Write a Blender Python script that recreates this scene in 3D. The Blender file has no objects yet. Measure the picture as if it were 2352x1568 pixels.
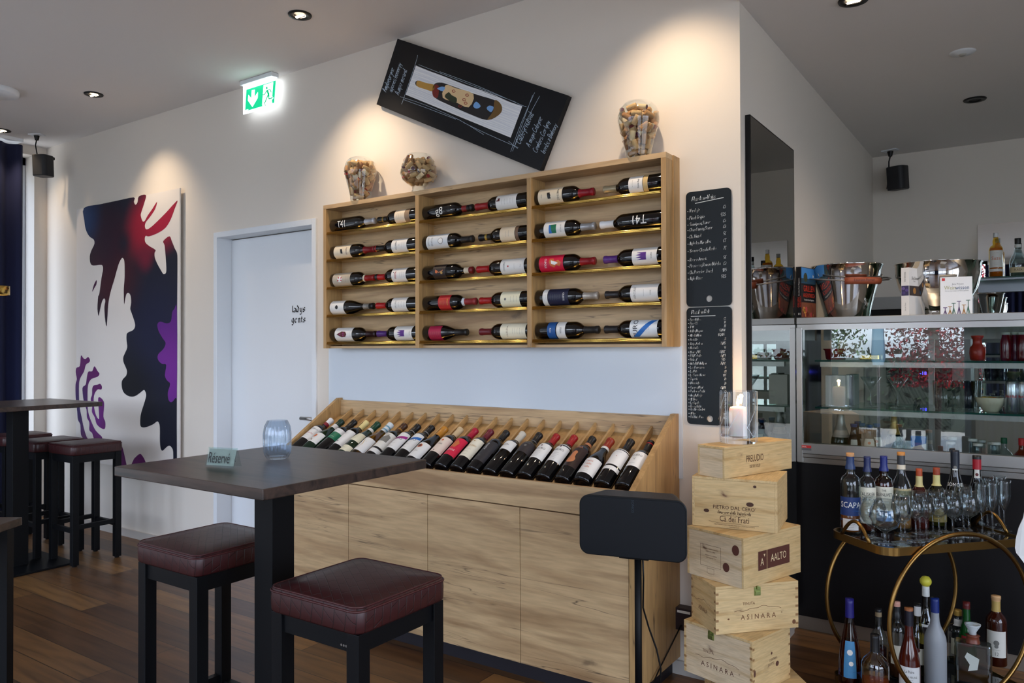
import bpy, bmesh, math, random
import numpy as np
from mathutils import Vector, Matrix, geometry
PI=math.pi
S=bpy.context.scene; COL=S.collection
# ---------------------------------------------------------------- camera
FPX,YAW,PIT,ROL=1758.7,.5984,.0098,-.0034
CP=Vector((0,-3,1.335))
_f=Vector((-math.sin(YAW),math.cos(YAW),0)); _r=Vector((math.cos(YAW),math.sin(YAW),0)); _z=Vector((0,0,1))
FW=_f*math.cos(PIT)+_z*math.sin(PIT); _u=-_f*math.sin(PIT)+_z*math.cos(PIT)
RT=_r*math.cos(ROL)+_u*math.sin(ROL); UP=_u*math.cos(ROL)-_r*math.sin(ROL)
cam=bpy.data.cameras.new('camera'); cam.sensor_width=36; cam.lens=36*FPX/2352; cam.clip_start=.05; cam.clip_end=200
co=bpy.data.objects.new('camera',cam); COL.objects.link(co)
m=Matrix((RT,UP,-FW)).transposed().to_4x4(); m.translation=CP; co.matrix_world=m; S.camera=co
def bp(u,v,ax,val):
    "point of the view ray through photo pixel (u,v) on the world plane ax=val"
    d=FW+RT*((u-1176)/FPX)-UP*((v-784)/FPX); i='xyz'.index(ax); return CP+d*((val-CP[i])/d[i])
def dep(p): return (Vector(p)-CP).dot(FW)
# ---------------------------------------------------------------- view, world, lights
S.view_settings.view_transform='Standard'; S.view_settings.look='None'; S.view_settings.gamma=1
S.view_settings.use_curve_mapping=False; S.view_settings.exposure=.27
def lin(c):
    c=c/255; return c/12.92 if c<=.04045 else ((c+.055)/1.055)**2.4
def rgb(*c): return (lin(c[0]),lin(c[1]),lin(c[2]),1)
W=bpy.data.worlds.new('world'); S.world=W; W.use_nodes=True
wn=W.node_tree; bg=wn.nodes['Background']
tc=wn.nodes.new('ShaderNodeTexCoord'); sx=wn.nodes.new('ShaderNodeSeparateXYZ'); wr=wn.nodes.new('ShaderNodeValToRGB')
wn.links.new(tc.outputs['Generated'],sx.inputs[0]); wn.links.new(sx.outputs['Z'],wr.inputs[0]); wn.links.new(wr.outputs[0],bg.inputs['Color'])
e=wr.color_ramp.elements; e[0].position=0; e[0].color=(.30,.36,.42,1); e[1].position=.35; e[1].color=(.60,.74,1,1)
q=e.new(.06); q.color=(.78,.86,1,1)
bg.inputs['Strength'].default_value=6.2
def light(kind,name,loc,energy,col,aim=None,**k):
    L=bpy.data.lights.new(name,kind); L.energy=energy; L.color=col
    for a,b in k.items(): setattr(L,a,b)
    o=bpy.data.objects.new(name,L); COL.objects.link(o); o.location=loc
    if aim is not None: o.rotation_euler=(Vector(aim)-Vector(loc)).to_track_quat('-Z','Y').to_euler()
    return o
YB=-5.2; XR=3.2; XL=-6.62; ZC=2.975; ZB=2.705; YC=3.019; XB=-.951
def portal(name,loc,aim,sx_,sy_):
    o=light('AREA',name,loc,1,(1,1,1),aim,shape='RECTANGLE',size=sx_,size_y=sy_)
    o.data.cycles.is_portal=True
portal('daylight_portal',((-6.4-.6)/2,YB-.02,1.42),((-6.4-.6)/2,0,1.42),5.8,2.6)
portal('daylight_portal',(XL-.02,-2.6,1.42),(0,-2.6,1.42),4.4,2.6)
portal('daylight_portal',(1.65,YB-.02,1.36),(1.65,0,1.36),2.5,2.48)
portal('daylight_portal',(XR+.02,-2.65,1.42),(0,-2.65,1.42),3.5,2.3)
light('SUN','sun',(0,-20,20),14,(1,.95,.88),(0,-40,-14),angle=.01)
WARM=(1,.77,.54)
SPOTS=[(-2.958,-.496,34),(-4.96,-.469,22),(-6.331,-.439,10),(-1.20,-.48,31)]
for x,y,en in SPOTS:
    light('SPOT','downlight_or_fill_beam',(x,y,ZC-.03),en,WARM,(x,y+.50*.9+.02,ZC-1.05),spot_size=math.radians(84),spot_blend=.95,shadow_soft_size=.022)
light('SPOT','downlight_or_fill_beam',(-.577,.242,ZB-.03),22,WARM,(-.577,.3,0),spot_size=math.radians(80),spot_blend=.8,shadow_soft_size=.03)
for x,y in ((.9,.3),(.9,1.8)): light('SPOT','downlight_or_fill_beam',(x,y,ZB-.03),22,WARM,(-.2,.95,1.0),spot_size=math.radians(90),spot_blend=.9,shadow_soft_size=.03)  # added fill spots without fixtures, brighten the inside of the display
for x,y in ((-3.3,-2.6),(-1.2,-2.3)):
    light('SPOT','downlight_or_fill_beam',(x,y,ZC-.03),16,WARM,(x,y,0),spot_size=math.radians(80),spot_blend=.8,shadow_soft_size=.03)
# ---------------------------------------------------------------- materials
MC={}
def nt(name):
    M=bpy.data.materials.new(name); M.use_nodes=True; n=M.node_tree; return M,n,n.nodes['Principled BSDF'],n.nodes,n.links
def mat(c,rough=.5,metal=0,coat=0,em=0,name=None,spec=.5,alpha=None):
    key=(tuple(c),rough,metal,coat,em,spec)
    if key in MC: return MC[key]
    M,n,b,N,L=nt(name or 'paint'); b.inputs['Base Color'].default_value=rgb(*c); b.inputs['Roughness'].default_value=rough
    b.inputs['Metallic'].default_value=metal; b.inputs['Coat Weight'].default_value=coat; b.inputs['Specular IOR Level'].default_value=spec
    if em: b.inputs['Emission Color'].default_value=rgb(*c); b.inputs['Emission Strength'].default_value=em
    MC[key]=M; return M
def thin(c,refl=1.0,rough=0.0,base=.04,name='clear_glass'):
    "thin clear glass: passes light tinted by c, mirrors more at grazing angles"
    key=('thin',tuple(c),refl,rough,base)
    if key in MC: return MC[key]
    M,n,b,N,L=nt(name); N.remove(b)
    t=N.new('ShaderNodeBsdfTransparent'); g=N.new('ShaderNodeBsdfGlossy'); mx=N.new('ShaderNodeMixShader')
    lw=N.new('ShaderNodeLayerWeight'); lw.inputs[0].default_value=.5; pw=N.new('ShaderNodeMath'); pw.operation='POWER'; pw.inputs[1].default_value=3.2; L.new(lw.outputs['Facing'],pw.inputs[0])
    ma=N.new('ShaderNodeMath'); ma.operation='MULTIPLY_ADD'; ma.inputs[1].default_value=refl*.8; ma.inputs[2].default_value=base
    L.new(pw.outputs[0],ma.inputs[0]); ma.use_clamp=True
    t.inputs[0].default_value=rgb(*c); g.inputs['Roughness'].default_value=rough; g.inputs[0].default_value=(1,1,1,1)
    L.new(ma.outputs[0],mx.inputs[0]); L.new(t.outputs[0],mx.inputs[1]); L.new(g.outputs[0],mx.inputs[2]); L.new(mx.outputs[0],N['Material Output'].inputs[0])
    MC[key]=M; return M
def ramp(N,L,src,stops):
    r=N.new('ShaderNodeValToRGB'); L.new(src,r.inputs[0]); e=r.color_ramp.elements
    while len(e)>1: e.remove(e[0])
    e[0].position=stops[0][0]; e[0].color=stops[0][1]
    for p,c in stops[1:]: k=e.new(p); k.color=c
    return r.outputs[0]
def mixc(N,L,f,a,b,mode='MIX'):
    m=N.new('ShaderNodeMix'); m.data_type='RGBA'; m.blend_type=mode
    for i,s in ((0,f),(6,a),(7,b)):
        if hasattr(s,'is_linked') or isinstance(s,bpy.types.NodeSocket): L.new(s,m.inputs[i])
        else: m.inputs[i].default_value=s
    return m.outputs[2]
def wood(name,c1,c2,dark,grain='x',cracks=1.0,rough=.45,scale=1.0,knots=1.0):
    M,n,b,N,L=nt(name); tc=N.new('ShaderNodeTexCoord'); mp=N.new('ShaderNodeMapping'); L.new(tc.outputs['Object'],mp.inputs[0])
    lo,hi=.9*scale,9*scale
    sc={'x':(lo,hi,hi),'y':(hi,lo,hi),'z':(hi,hi,lo)}[grain]; mp.inputs['Scale'].default_value=sc
    def noise(s,d,dist=0,vec=None):
        q=N.new('ShaderNodeTexNoise'); q.inputs['Scale'].default_value=s; q.inputs['Detail'].default_value=d; q.inputs['Distortion'].default_value=dist
        L.new(vec or mp.outputs[0],q.inputs['Vector']); return q.outputs[0]
    base=ramp(N,L,noise(1.1,5,.6),[(.32,rgb(*c2)),(.5,rgb(*c1)),(.68,rgb(*[(a+b_)/2 for a,b_ in zip(c1,c2)]))])
    fine=ramp(N,L,noise(9,4,.2),[(.35,(.84,.83,.82,1)),(.6,(1.04,1.03,1.02,1))])
    col=mixc(N,L,.8,base,fine,'MULTIPLY')
    if cracks:
        mp3=N.new('ShaderNodeMapping'); L.new(tc.outputs['Object'],mp3.inputs[0]); mp3.inputs['Scale'].default_value=tuple(v*(.75 if v==lo else 1.7) for v in sc)
        ln=ramp(N,L,noise(1.5,3,.35,mp3.outputs[0]),[(.491,(0,0,0,1)),(.5,(1,1,1,1)),(.509,(0,0,0,1))])
        mk=ramp(N,L,noise(.9,2,0),[(.50,(0,0,0,1)),(.58,(1,1,1,1))])
        mu=N.new('ShaderNodeMath'); mu.operation='MULTIPLY'; L.new(ln,mu.inputs[0]); L.new(mk,mu.inputs[1])
        m2=N.new('ShaderNodeMath'); m2.operation='MULTIPLY'; m2.inputs[1].default_value=cracks; L.new(mu.outputs[0],m2.inputs[0])
        col=mixc(N,L,m2.outputs[0],col,rgb(*dark))
    if knots:
        mp2=N.new('ShaderNodeMapping'); L.new(tc.outputs['Object'],mp2.inputs[0]); k=2.2*scale
        mp2.inputs['Scale'].default_value={'x':(k,k*2,k*2),'y':(k*2,k,k*2),'z':(k*2,k*2,k)}[grain]
        v=N.new('ShaderNodeTexVoronoi'); v.inputs['Scale'].default_value=1.0; nz=N.new('ShaderNodeTexNoise'); nz.inputs['Scale'].default_value=4; nz.inputs['Detail'].default_value=4; L.new(mp2.outputs[0],nz.inputs['Vector']); vm=N.new('ShaderNodeVectorMath'); vm.operation='MULTIPLY_ADD'; vm.inputs[1].default_value=(.35,.35,.35); L.new(nz.outputs['Color'],vm.inputs[0]); L.new(mp2.outputs[0],vm.inputs[2]); L.new(vm.outputs[0],v.inputs['Vector'])
        kd=ramp(N,L,v.outputs['Distance'],[(.03,(knots,)*3+(1,)),(.075,(knots*.25,)*3+(1,)),(.15,(0,0,0,1))])
        col=mixc(N,L,kd,col,rgb(*dark))
    L.new(col,b.inputs['Base Color']); b.inputs['Roughness'].default_value=rough
    return M
def floor_mat():
    M,n,b,N,L=nt('oak_floor'); tc=N.new('ShaderNodeTexCoord'); br=N.new('ShaderNodeTexBrick'); L.new(tc.outputs['Object'],br.inputs['Vector'])
    br.inputs['Scale'].default_value=1; br.inputs['Brick Width'].default_value=1.35; br.inputs['Row Height'].default_value=.142
    br.inputs['Mortar Size'].default_value=.0022; br.inputs['Bias'].default_value=0; br.offset=.37
    br.inputs['Color1'].default_value=(0,0,0,1); br.inputs['Color2'].default_value=(1,1,1,1); br.inputs['Mortar'].default_value=(.5,.5,.5,1)
    pc=ramp(N,L,br.outputs['Color'],[(0,rgb(70,46,26)),(.5,rgb(98,67,38)),(1,rgb(124,89,51))])
    mp=N.new('ShaderNodeMapping'); mp.inputs['Scale'].default_value=(1.5,16,1); L.new(tc.outputs['Object'],mp.inputs[0])
    no=N.new('ShaderNodeTexNoise'); no.inputs['Scale'].default_value=1.6; no.inputs['Detail'].default_value=6; no.inputs['Distortion'].default_value=.7; L.new(mp.outputs[0],no.inputs['Vector'])
    g=ramp(N,L,no.outputs[0],[(.3,(.55,.52,.5,1)),(.62,(1.12,1.1,1.05,1))])
    c=mixc(N,L,1.0,pc,g,'MULTIPLY'); c=mixc(N,L,br.outputs['Fac'],c,rgb(38,26,18))
    L.new(c,b.inputs['Base Color']); b.inputs['Roughness'].default_value=.38
    bu=N.new('ShaderNodeBump'); bu.inputs['Strength'].default_value=.25; bu.inputs['Distance'].default_value=.002; L.new(no.outputs[0],bu.inputs['Height']); L.new(bu.outputs[0],b.inputs['Normal'])
    return M
def leather():
    M,n,b,N,L=nt('woven_leather'); tc=N.new('ShaderNodeTexCoord'); mp=N.new('ShaderNodeMapping'); mp.inputs['Rotation'].default_value=(0.6,0.6,PI/4); L.new(tc.outputs['Object'],mp.inputs[0])
    br=N.new('ShaderNodeTexBrick'); L.new(mp.outputs[0],br.inputs['Vector']); br.inputs['Scale'].default_value=1; br.inputs['Brick Width'].default_value=.044; br.inputs['Row Height'].default_value=.022
    br.inputs['Mortar Size'].default_value=.0012; br.inputs['Mortar Smooth'].default_value=.6
    L.new(mixc(N,L,br.outputs['Fac'],rgb(56,20,21),rgb(34,11,12)),b.inputs['Base Color']); b.inputs['Roughness'].default_value=.42
    iv=N.new('ShaderNodeMath'); iv.operation='SUBTRACT'; iv.inputs[0].default_value=1; L.new(br.outputs['Fac'],iv.inputs[1])
    bu=N.new('ShaderNodeBump'); bu.inputs['Strength'].default_value=.7; bu.inputs['Distance'].default_value=.0015; L.new(iv.outputs[0],bu.inputs['Height']); L.new(bu.outputs[0],b.inputs['Normal'])
    return M
def paint(c,rough=.85,name='wall_paint'):
    M,n,b,N,L=nt(name); tc=N.new('ShaderNodeTexCoord'); no=N.new('ShaderNodeTexNoise'); no.inputs['Scale'].default_value=160; L.new(tc.outputs['Object'],no.inputs['Vector'])
    b.inputs['Base Color'].default_value=rgb(*c); b.inputs['Roughness'].default_value=rough; b.inputs['Specular IOR Level'].default_value=.25
    bu=N.new('ShaderNodeBump'); bu.inputs['Strength'].default_value=.12; bu.inputs['Distance'].default_value=.001; L.new(no.outputs[0],bu.inputs['Height']); L.new(bu.outputs[0],b.inputs['Normal'])
    return M
M_wall=paint((222,214,203)); M_ceil=paint((224,220,217),name='ceiling_paint'); M_white=mat((228,232,236),.35,name='white_lacquer')
M_floor=floor_mat(); M_leather=leather()
M_oak=wood('oak_board',(206,174,130),(160,126,88),(74,56,42),'x',.85,knots=.6)
M_oakv=wood('oak_board_upright',(190,152,100),(160,124,78),(70,50,36),'z',.7,knots=.5)
M_oakt=wood('oak_board_golden',(196,158,104),(172,134,84),(70,50,36),'y',.5,knots=0)
M_pine=wood('pine_crate',(214,184,132),(190,154,100),(92,50,34),'x',.25,rough=.6,scale=2.2,knots=.9)
M_pineend=wood('pine_crate_end',(214,184,132),(190,154,100),(92,50,34),'y',.25,rough=.6,scale=2.2,knots=.9)
M_pinepale=wood('pine_crate_pale',(216,194,160),(196,168,128),(96,60,46),'y',.15,rough=.6,scale=2.4,knots=.8)
M_table=wood('dark_wenge_top',(70,54,46),(22,17,16),(14,10,10),'x',.0,rough=.33,scale=2,knots=0)
M_black=mat((5,6,9),.5,spec=.22,name='black_metal'); M_blk2=mat((7,7,8),.4,spec=.3,name='black_plastic')
M_steel=mat((178,176,172),.28,1,name='brushed_steel'); M_chrome=mat((214,212,208),.06,1,name='polished_steel'); M_gold=mat((212,178,96),.22,1,name='brass_rail')
M_brass=mat((140,108,60),.32,1,name='aged_brass')
M_glass=thin((246,250,251),1.3,0,.05); M_pane=thin((214,232,228),.9,0,.05,name='display_pane'); M_green=thin((206,232,222),.8,0,.04,name='shelf_glass'); M_gedge=mat((14,66,54),.15,name='green_glass_edge')
M_frost=mat((190,200,206),.5,name='frosted_glass')
M_wine=mat((9,8,10),.06,0,.3,name='dark_wine_glass'); M_curt=mat((14,22,58),.95,name='navy_curtain')
M_ink=mat((20,20,22),.6,name='black_ink'); M_chalk=mat((226,232,234),.8,name='white_chalk')
M_paper=mat((226,222,212),.6,name='white_paper'); M_brown=mat((110,66,40),.7,name='branded_brown')
# ---------------------------------------------------------------- mesh builder
class MB:
    def __init__(s): s.v=[];s.f=[];s.m=[];s.s=[]
    def add(s,vs,fs,mi=0,sm=False,M=None):
        b=len(s.v)
        s.v+=[tuple(M@Vector(p)) for p in vs] if M is not None else [tuple(p) for p in vs]
        s.f+=[tuple(b+i for i in f) for f in fs]; s.m+=[mi]*len(fs); s.s+=[sm]*len(fs); return s
    def box(s,x0,x1,y0,y1,z0,z1,mi=0,M=None):
        v=[(x,y,z) for z in (z0,z1) for y in (y0,y1) for x in (x0,x1)]
        return s.add(v,[(0,2,3,1),(4,5,7,6),(0,1,5,4),(2,6,7,3),(0,4,6,2),(1,3,7,5)],mi,False,M)
    def lathe(s,pr,seg=28,mi=0,M=None,sm=True,cap=True,flute=0):
        vs=[];fs=[];n=len(pr)
        for r,z in pr:
            for k in range(seg):
                a=2*PI*k/seg; rr=r*(1+flute*(.5-.5*math.cos(a*20))) if flute else r
                vs.append((rr*math.sin(a),-rr*math.cos(a),z))
        for i in range(n-1):
            for k in range(seg):
                a=i*seg+k;b=i*seg+(k+1)%seg; fs.append((a,b,b+seg,a+seg))
        s.add(vs,fs,mi,sm,M)
        if cap:
            if pr[0][0]>1e-5: s.add(vs[:seg],[tuple(range(seg))[::-1]],mi,False,M)
            if pr[-1][0]>1e-5: s.add(vs[-seg:],[tuple(range(seg))],mi,False,M)
        return s
    def tube(s,pts,r,seg=8,mi=0,closed=False,M=None,sm=True):
        pts=[Vector(p) for p in pts]; n=len(pts); vs=[];fs=[]; up=None
        for i,p in enumerate(pts):
            a=pts[(i-1)%n] if (closed or i) else p; b=pts[(i+1)%n] if (closed or i<n-1) else p
            t=(b-a).normalized()
            if up is None:
                up=t.cross(Vector((0,0,1)) if abs(t.z)<.9 else Vector((1,0,0))).normalized()
            up=(up-t*up.dot(t)).normalized(); w=t.cross(up); rr=r[i] if isinstance(r,(list,tuple)) else r
            vs+=[p+(up*math.cos(2*PI*k/seg)+w*math.sin(2*PI*k/seg))*rr for k in range(seg)]
        for i in range(n if closed else n-1):
            for k in range(seg):
                a=i*seg+k;b=i*seg+(k+1)%seg;c=((i+1)%n)*seg+(k+1)%seg;d=((i+1)%n)*seg+k; fs.append((a,b,c,d))
        if not closed: fs+=[tuple(range(seg))[::-1],tuple(range((n-1)*seg,n*seg))]
        return s.add(vs,fs,mi,sm,M)
    def prism(s,poly,f0,f1,mi=0,M=None):
        "poly 2D, f0/f1: map (a,b)->3D for the two faces"
        n=len(poly); A=[f0(a,b) for a,b in poly]; B=[f1(a,b) for a,b in poly]
        return s.add(A+B,[tuple(range(n))[::-1],tuple(range(n,2*n))]+[(i,(i+1)%n,(i+1)%n+n,i+n) for i in range(n)],mi,False,M)
    def fine(s,vs,fs,fm,mi=0,mx=.0055):
        "flat 2D triangles cut small enough to follow a curved surface, then mapped by fm"
        V=[tuple(v) for v in vs]; out=[]; st=[]; mid={}
        for f in fs:
            for i in range(1,len(f)-1): st.append((f[0],f[i],f[i+1]))
        def md(a,b):
            q=(min(a,b),max(a,b))
            if q not in mid: mid[q]=len(V); V.append(((V[a][0]+V[b][0])/2,(V[a][1]+V[b][1])/2))
            return mid[q]
        while st:
            a,b,c=st.pop(); L=[(abs(V[p][0]-V[q][0]),p,q,r) for p,q,r in ((a,b,c),(b,c,a),(c,a,b))]; l,p,q,r=max(L)
            if l>mx: m_=md(p,q); st+=[(p,m_,r),(m_,q,r)]
            else: out.append((a,b,c))
        return s.add([fm(x,y) for x,y in V],out,mi)
    def ffine(s,poly,fm,mi=0):
        P=[Vector((a,b,0)) for a,b in poly]; fs=[]
        for t in geometry.tessellate_polygon([P]):
            a,b,c=[P[i] for i in t]; fs.append(tuple(t) if (b-a).cross(c-a).z>0 else tuple(t)[::-1])
        return s.fine(poly,fs,fm,mi)
    def tfine(s,t,fm,h,mi=0,xs=1,al='c'):
        vs,fs,w=glyphs(t); o={'c':-w/2,'l':0,'r':-w}[al]
        return s.fine([((x+o)*h*xs,y*h) for x,y in vs],fs,fm,mi,.0055)
    def flat(s,poly,fm,mi=0):
        P=[Vector((a,b,0)) for a,b in poly]; tr=geometry.tessellate_polygon([P])
        fs=[]
        for t in tr:
            a,b,c=[P[i] for i in t]; fs.append(tuple(t) if (b-a).cross(c-a).z>0 else tuple(t)[::-1])
        return s.add([fm(a,b) for a,b in poly],fs,mi)
    def patch(s,r,z0,z1,a0,a1,mi=0,n=14,M=None,rf=None,nz=1):
        vs=[];fs=[]
        for j in range(nz+1):
            z=z0+(z1-z0)*j/nz; R=rf(z) if rf else r
            for k in range(n+1):
                a=a0+(a1-a0)*k/n; vs.append((R*math.sin(a),-R*math.cos(a),z))
        for j in range(nz):
            for k in range(n): i=j*(n+1)+k; fs.append((i,i+1,i+n+2,i+n+1))
        return s.add(vs,fs,mi,True,M)
    def text(s,t,fm,h,mi=0,xs=1,al='c'):
        vs,fs,w=glyphs(t); o={'c':-w/2,'l':0,'r':-w}[al]
        return s.add([fm((x+o)*h*xs,y*h) for x,y in vs],fs,mi)
    def strokes(s,lines,fm,w,mi=0,nib=None,ext=.3):
        for ln in lines:
            for a,b in zip(ln,ln[1:]):
                a=Vector(a);b=Vector(b);d=b-a
                if d.length<1e-7: continue
                if nib: nv=Vector(nib)*w/2; pts=[a-nv,b-nv,b+nv,a+nv]
                else:
                    nv=Vector((-d.y,d.x)).normalized()*w/2; e=d.normalized()*w*ext; pts=[a-nv-e,b-nv+e,b+nv+e,a+nv-e]
                if (pts[1]-pts[0]).cross(pts[2]-pts[0])<0: pts=pts[::-1]
                s.add([fm(p.x,p.y) for p in pts],[(0,1,2,3)],mi)
        return s
    def build(s,name,mats,parent=None,bevel=0,loc=None,seg=2):
        me=bpy.data.meshes.new(name); me.from_pydata(s.v,[],s.f)
        for m_ in (mats if isinstance(mats,(list,tuple)) else [mats]): me.materials.append(m_)
        me.polygons.foreach_set('material_index',s.m); me.polygons.foreach_set('use_smooth',s.s); me.update()
        o=bpy.data.objects.new(name,me); COL.objects.link(o)
        if parent: o.parent=parent
        if loc: o.location=loc
        if bevel:
            b=o.modifiers.new('bevel','BEVEL'); b.width=bevel; b.segments=seg; b.limit_method='ANGLE'; b.angle_limit=math.radians(40)
        return o
_tc={}
def glyphs(t):
    if t in _tc: return _tc[t]
    cu=bpy.data.curves.new('lettering','FONT'); cu.body=t; cu.resolution_u=2; o=bpy.data.objects.new('lettering',cu); COL.objects.link(o)
    dg=bpy.context.evaluated_depsgraph_get(); dg.update(); me=bpy.data.meshes.new_from_object(o.evaluated_get(dg))
    vs=[(v.co.x/.73,v.co.y/.73) for v in me.vertices]; fs=[tuple(p.vertices) for p in me.polygons]
    bpy.data.objects.remove(o); bpy.data.curves.remove(cu); bpy.data.meshes.remove(me)
    w=max([v[0] for v in vs] or [0]); _tc[t]=(vs,fs,w); return _tc[t]
def tag(o,label=None,cat=None,group=None,kind=None):
    if label: o['label']=label
    if cat: o['category']=cat
    if group: o['group']=group
    if kind: o['kind']=kind
    return o
def thing(name,label,cat,loc=(0,0,0),rz=0,group=None,M=None):
    o=bpy.data.objects.new(name,None); COL.objects.link(o); o.empty_display_size=.05
    if M is not None: o.matrix_world=M
    else: o.location=loc; o.rotation_euler=(0,0,rz)
    return tag(o,label,cat,group)
def struct(o): o['kind']='structure'; return o
def relabel(o,l): o['label']=l; return o
# single-stroke hand, digits are x(0-4) y(0-8) pairs, baseline 2
HF={'a':'3515040312223442 3532','b':'0802 043545333212 02','c':'352504031222','d':'3515040312223332 3802','e':'04344525150403122232','f':'4838271702 0535','g':'3515040312233335 3510','h':'0802 042535343232','i':'1512 17','j':'252100 27','k':'0802 350442 04','l':'080302','m':'0502 04153512 042535324534','n':'0502 04253532','o':'251504031222334525','p':'0500 0525353312','q':'3515040312223335 3540','r':'0502 043545','s':'351504333202','t':'18120232 0535','u':'05031222353532','v':'051235','w':'0502233245','x':'0532 3502','y':'051334 3510','z':'05350232','A':'022842 1434','B':'0208284605 0544331202','C':'47280603123243','D':'0208274532 0232','E':'480802 0535 0242','F':'0208 0848 0535','G':'472806031232344424','H':'0802 4842 0545','I':'1812','J':'383212','K':'0802 480542','L':'080242','M':'0208254842','N':'02084248','P':'0208384605','Q':'28060323464828 2241','R':'02083846050542','S':'472806354422','T':'0848 2822','U':'080312324548','V':'082248','W':'0812253248','X':'0842 4802','Y':'082548 2522','Z':'08480242','0':'280603223547','1':'062822','2':'0628370242','3':'0838163433120','4':'32380444','5':'380805353312','6':'3806031233041','7':'0838122','8':'183615040312343618','9':'3515073837322','.':'1213','-':'0434','/':'0138',',':'1201',"'":'1816','ö':'251504031222334525 07 37'}
def hand(t,h,slant=.22,wob=.06,seed=0,xs=.62):
    rnd=random.Random(seed+len(t)); out=[]; x=0; u=h/6
    for ch in t:
        if ch==' ': x+=2.6*u*xs; continue
        g=HF.get(ch,HF['o']); mxx=0
        for st in g.split():
            ln=[]
            for i in range(0,len(st)-1,2):
                a,b=int(st[i]),int(st[i+1]); mxx=max(mxx,a)
                yy=(b-2)*u+rnd.uniform(-wob,wob)*h; ln.append((x+a*u*xs+yy*slant+rnd.uniform(-wob,wob)*h*.6,yy))
            if len(ln)==1: ln.append((ln[0][0]+u*.3,ln[0][1]))
            out.append(smooth(ln) if len(ln)>2 else ln)
        x+=(mxx+1.35)*u*xs
    return out,x
def smooth(p,n=3,closed=False):
    o=[];N=len(p)
    for i in range(N if closed else N-1):
        P=[p[(i+k-1)%N] if closed else p[min(max(i+k-1,0),N-1)] for k in range(4)]
        for j in range(n):
            t=j/n; o.append(tuple(.5*((2*P[1][c])+(-P[0][c]+P[2][c])*t+(2*P[0][c]-5*P[1][c]+4*P[2][c]-P[3][c])*t*t+(-P[0][c]+3*P[1][c]-3*P[2][c]+P[3][c])*t**3) for c in range(2)))
    if not closed: o.append(tuple(p[-1]))
    return o
def rrect(w,h,r,n=6,x0=0,z0=0):
    o=[]
    for cx,cz,a0 in ((w-r,h-r,0),(r,h-r,PI/2),(r,r,PI),(w-r,r,1.5*PI)):
        for k in range(n+1): a=a0+PI/2*k/n; o.append((x0+cx+r*math.cos(a),z0+cz+r*math.sin(a)))
    return o
def circ(cx,cy,r,n=20,ry=None): return [(cx+r*math.cos(2*PI*k/n),cy+(ry or r)*math.sin(2*PI*k/n)) for k in range(n)]
# ================================================================ SETTING
def sbox(name,m_,*b):
    k=MB(); k.box(*b); return struct(k.build(name,m_))
sbox('floor',M_floor,XL-.2,XR+.2,YB-.2,YC+.2,-.1,0)
sbox('ceiling',M_ceil,XL-.2,XB,YB-.2,.2,ZC,ZC+.2)
k=MB(); k.box(XB,XR+.2,YB-.2,YC+.2,ZB,ZC+.2); struct(k.build('ceiling_bar',M_ceil))
DX0,DX1,DZ=-4.363,-3.397,2.09
k=MB(); a_,b_,c_=DX0+.012,DX1-.012,DZ-.012
for y in (0,.2): k.add([(XL-.2,y,0),(a_,y,0),(a_,y,c_),(b_,y,c_),(b_,y,0),(XB,y,0),(XB,y,ZC),(XL-.2,y,ZC)],[(0,1,2,3,4,5,6,7)])
k.add([(a_,0,0),(a_,.2,0),(a_,.2,c_),(a_,0,c_),(b_,0,0),(b_,.2,0),(b_,.2,c_),(b_,0,c_),(XB,0,0),(XB,.2,0),(XB,.2,ZC),(XB,0,ZC)],[(0,1,2,3),(4,5,6,7),(3,2,6,7),(8,9,10,11)]); struct(k.build('wall_back',M_wall))
k=MB(); k.box(DX0-.3,DX1+.3,.205,.22,0,2.3); struct(k.build('wall_behind_door',M_wall))
k=MB(); k.box(XB-.2,XB,.2,YC+.2,0,ZC); struct(k.build('wall_bar_side',M_wall))
sbox('wall_bar_back',M_wall,XB,XR+.2,YC,YC+.2,0,ZC)
k=MB(); k.box(XR,XR+.2,YB-.2,YC,0,.25); k.box(XR,XR+.2,YB-.2,YC,2.6,ZB); k.box(XR,XR+.2,YB-.2,-4.4,.25,2.6); k.box(XR,XR+.2,-.9,YC,.25,2.6); struct(k.build('wall_right',M_wall))
# window walls (behind and left of the camera): openings let the daylight in
k=MB(); k.box(XL-.2,XR,YB-.2,YB,0,.12); k.box(XL-.2,XR,YB-.2,YB,2.72,ZC); k.box(-.6,.4,YB-.2,YB,.12,2.72); k.box(.4,2.9,YB-.2,YB,2.6,2.72); k.box(2.9,XR,YB-.2,YB,.12,2.72); k.box(XL-.2,-6.4,YB-.2,YB,.12,2.72)
struct(k.build('wall_front',M_wall))
k=MB(); k.box(XL-.22,XL,YB-.2,-.09,0,.12); k.box(XL-.22,XL,YB-.2,-.09,2.90,ZC); k.box(XL-.22,XL,-.09,0,0,ZC); k.box(XL-.22,XL,YB,-4.8,.12,2.90)
struct(k.build('wall_left',M_wall))
k=MB()
for i in range(5):
    x=-6.4+i*1.45; k.box(x-.03,x+.03,YB-.12,YB-.06,.12,2.72)
k.box(-6.4,-.6,YB-.12,YB-.06,.12,.18); k.box(-6.4,-.6,YB-.12,YB-.06,2.66,2.72)
struct(k.build('window_1',M_blk2))
k=MB()
for y in (-.115,-1.5,-2.6,-3.7,-4.77): k.box(XL-.2,XL-.15,y-.024,y+.024,.12,2.90)
k.box(XL-.2,XL-.15,-4.8,-.09,.12,.18); k.box(XL-.2,XL-.15,-4.8,-.09,2.84,2.90)
struct(k.build('window_2',M_white))
k=MB()
for x in (.43,1.65,2.87): k.box(x-.03,x+.03,YB-.12,YB-.06,.12,2.6)
struct(k.build('window_4',M_blk2))
k=MB()
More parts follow.
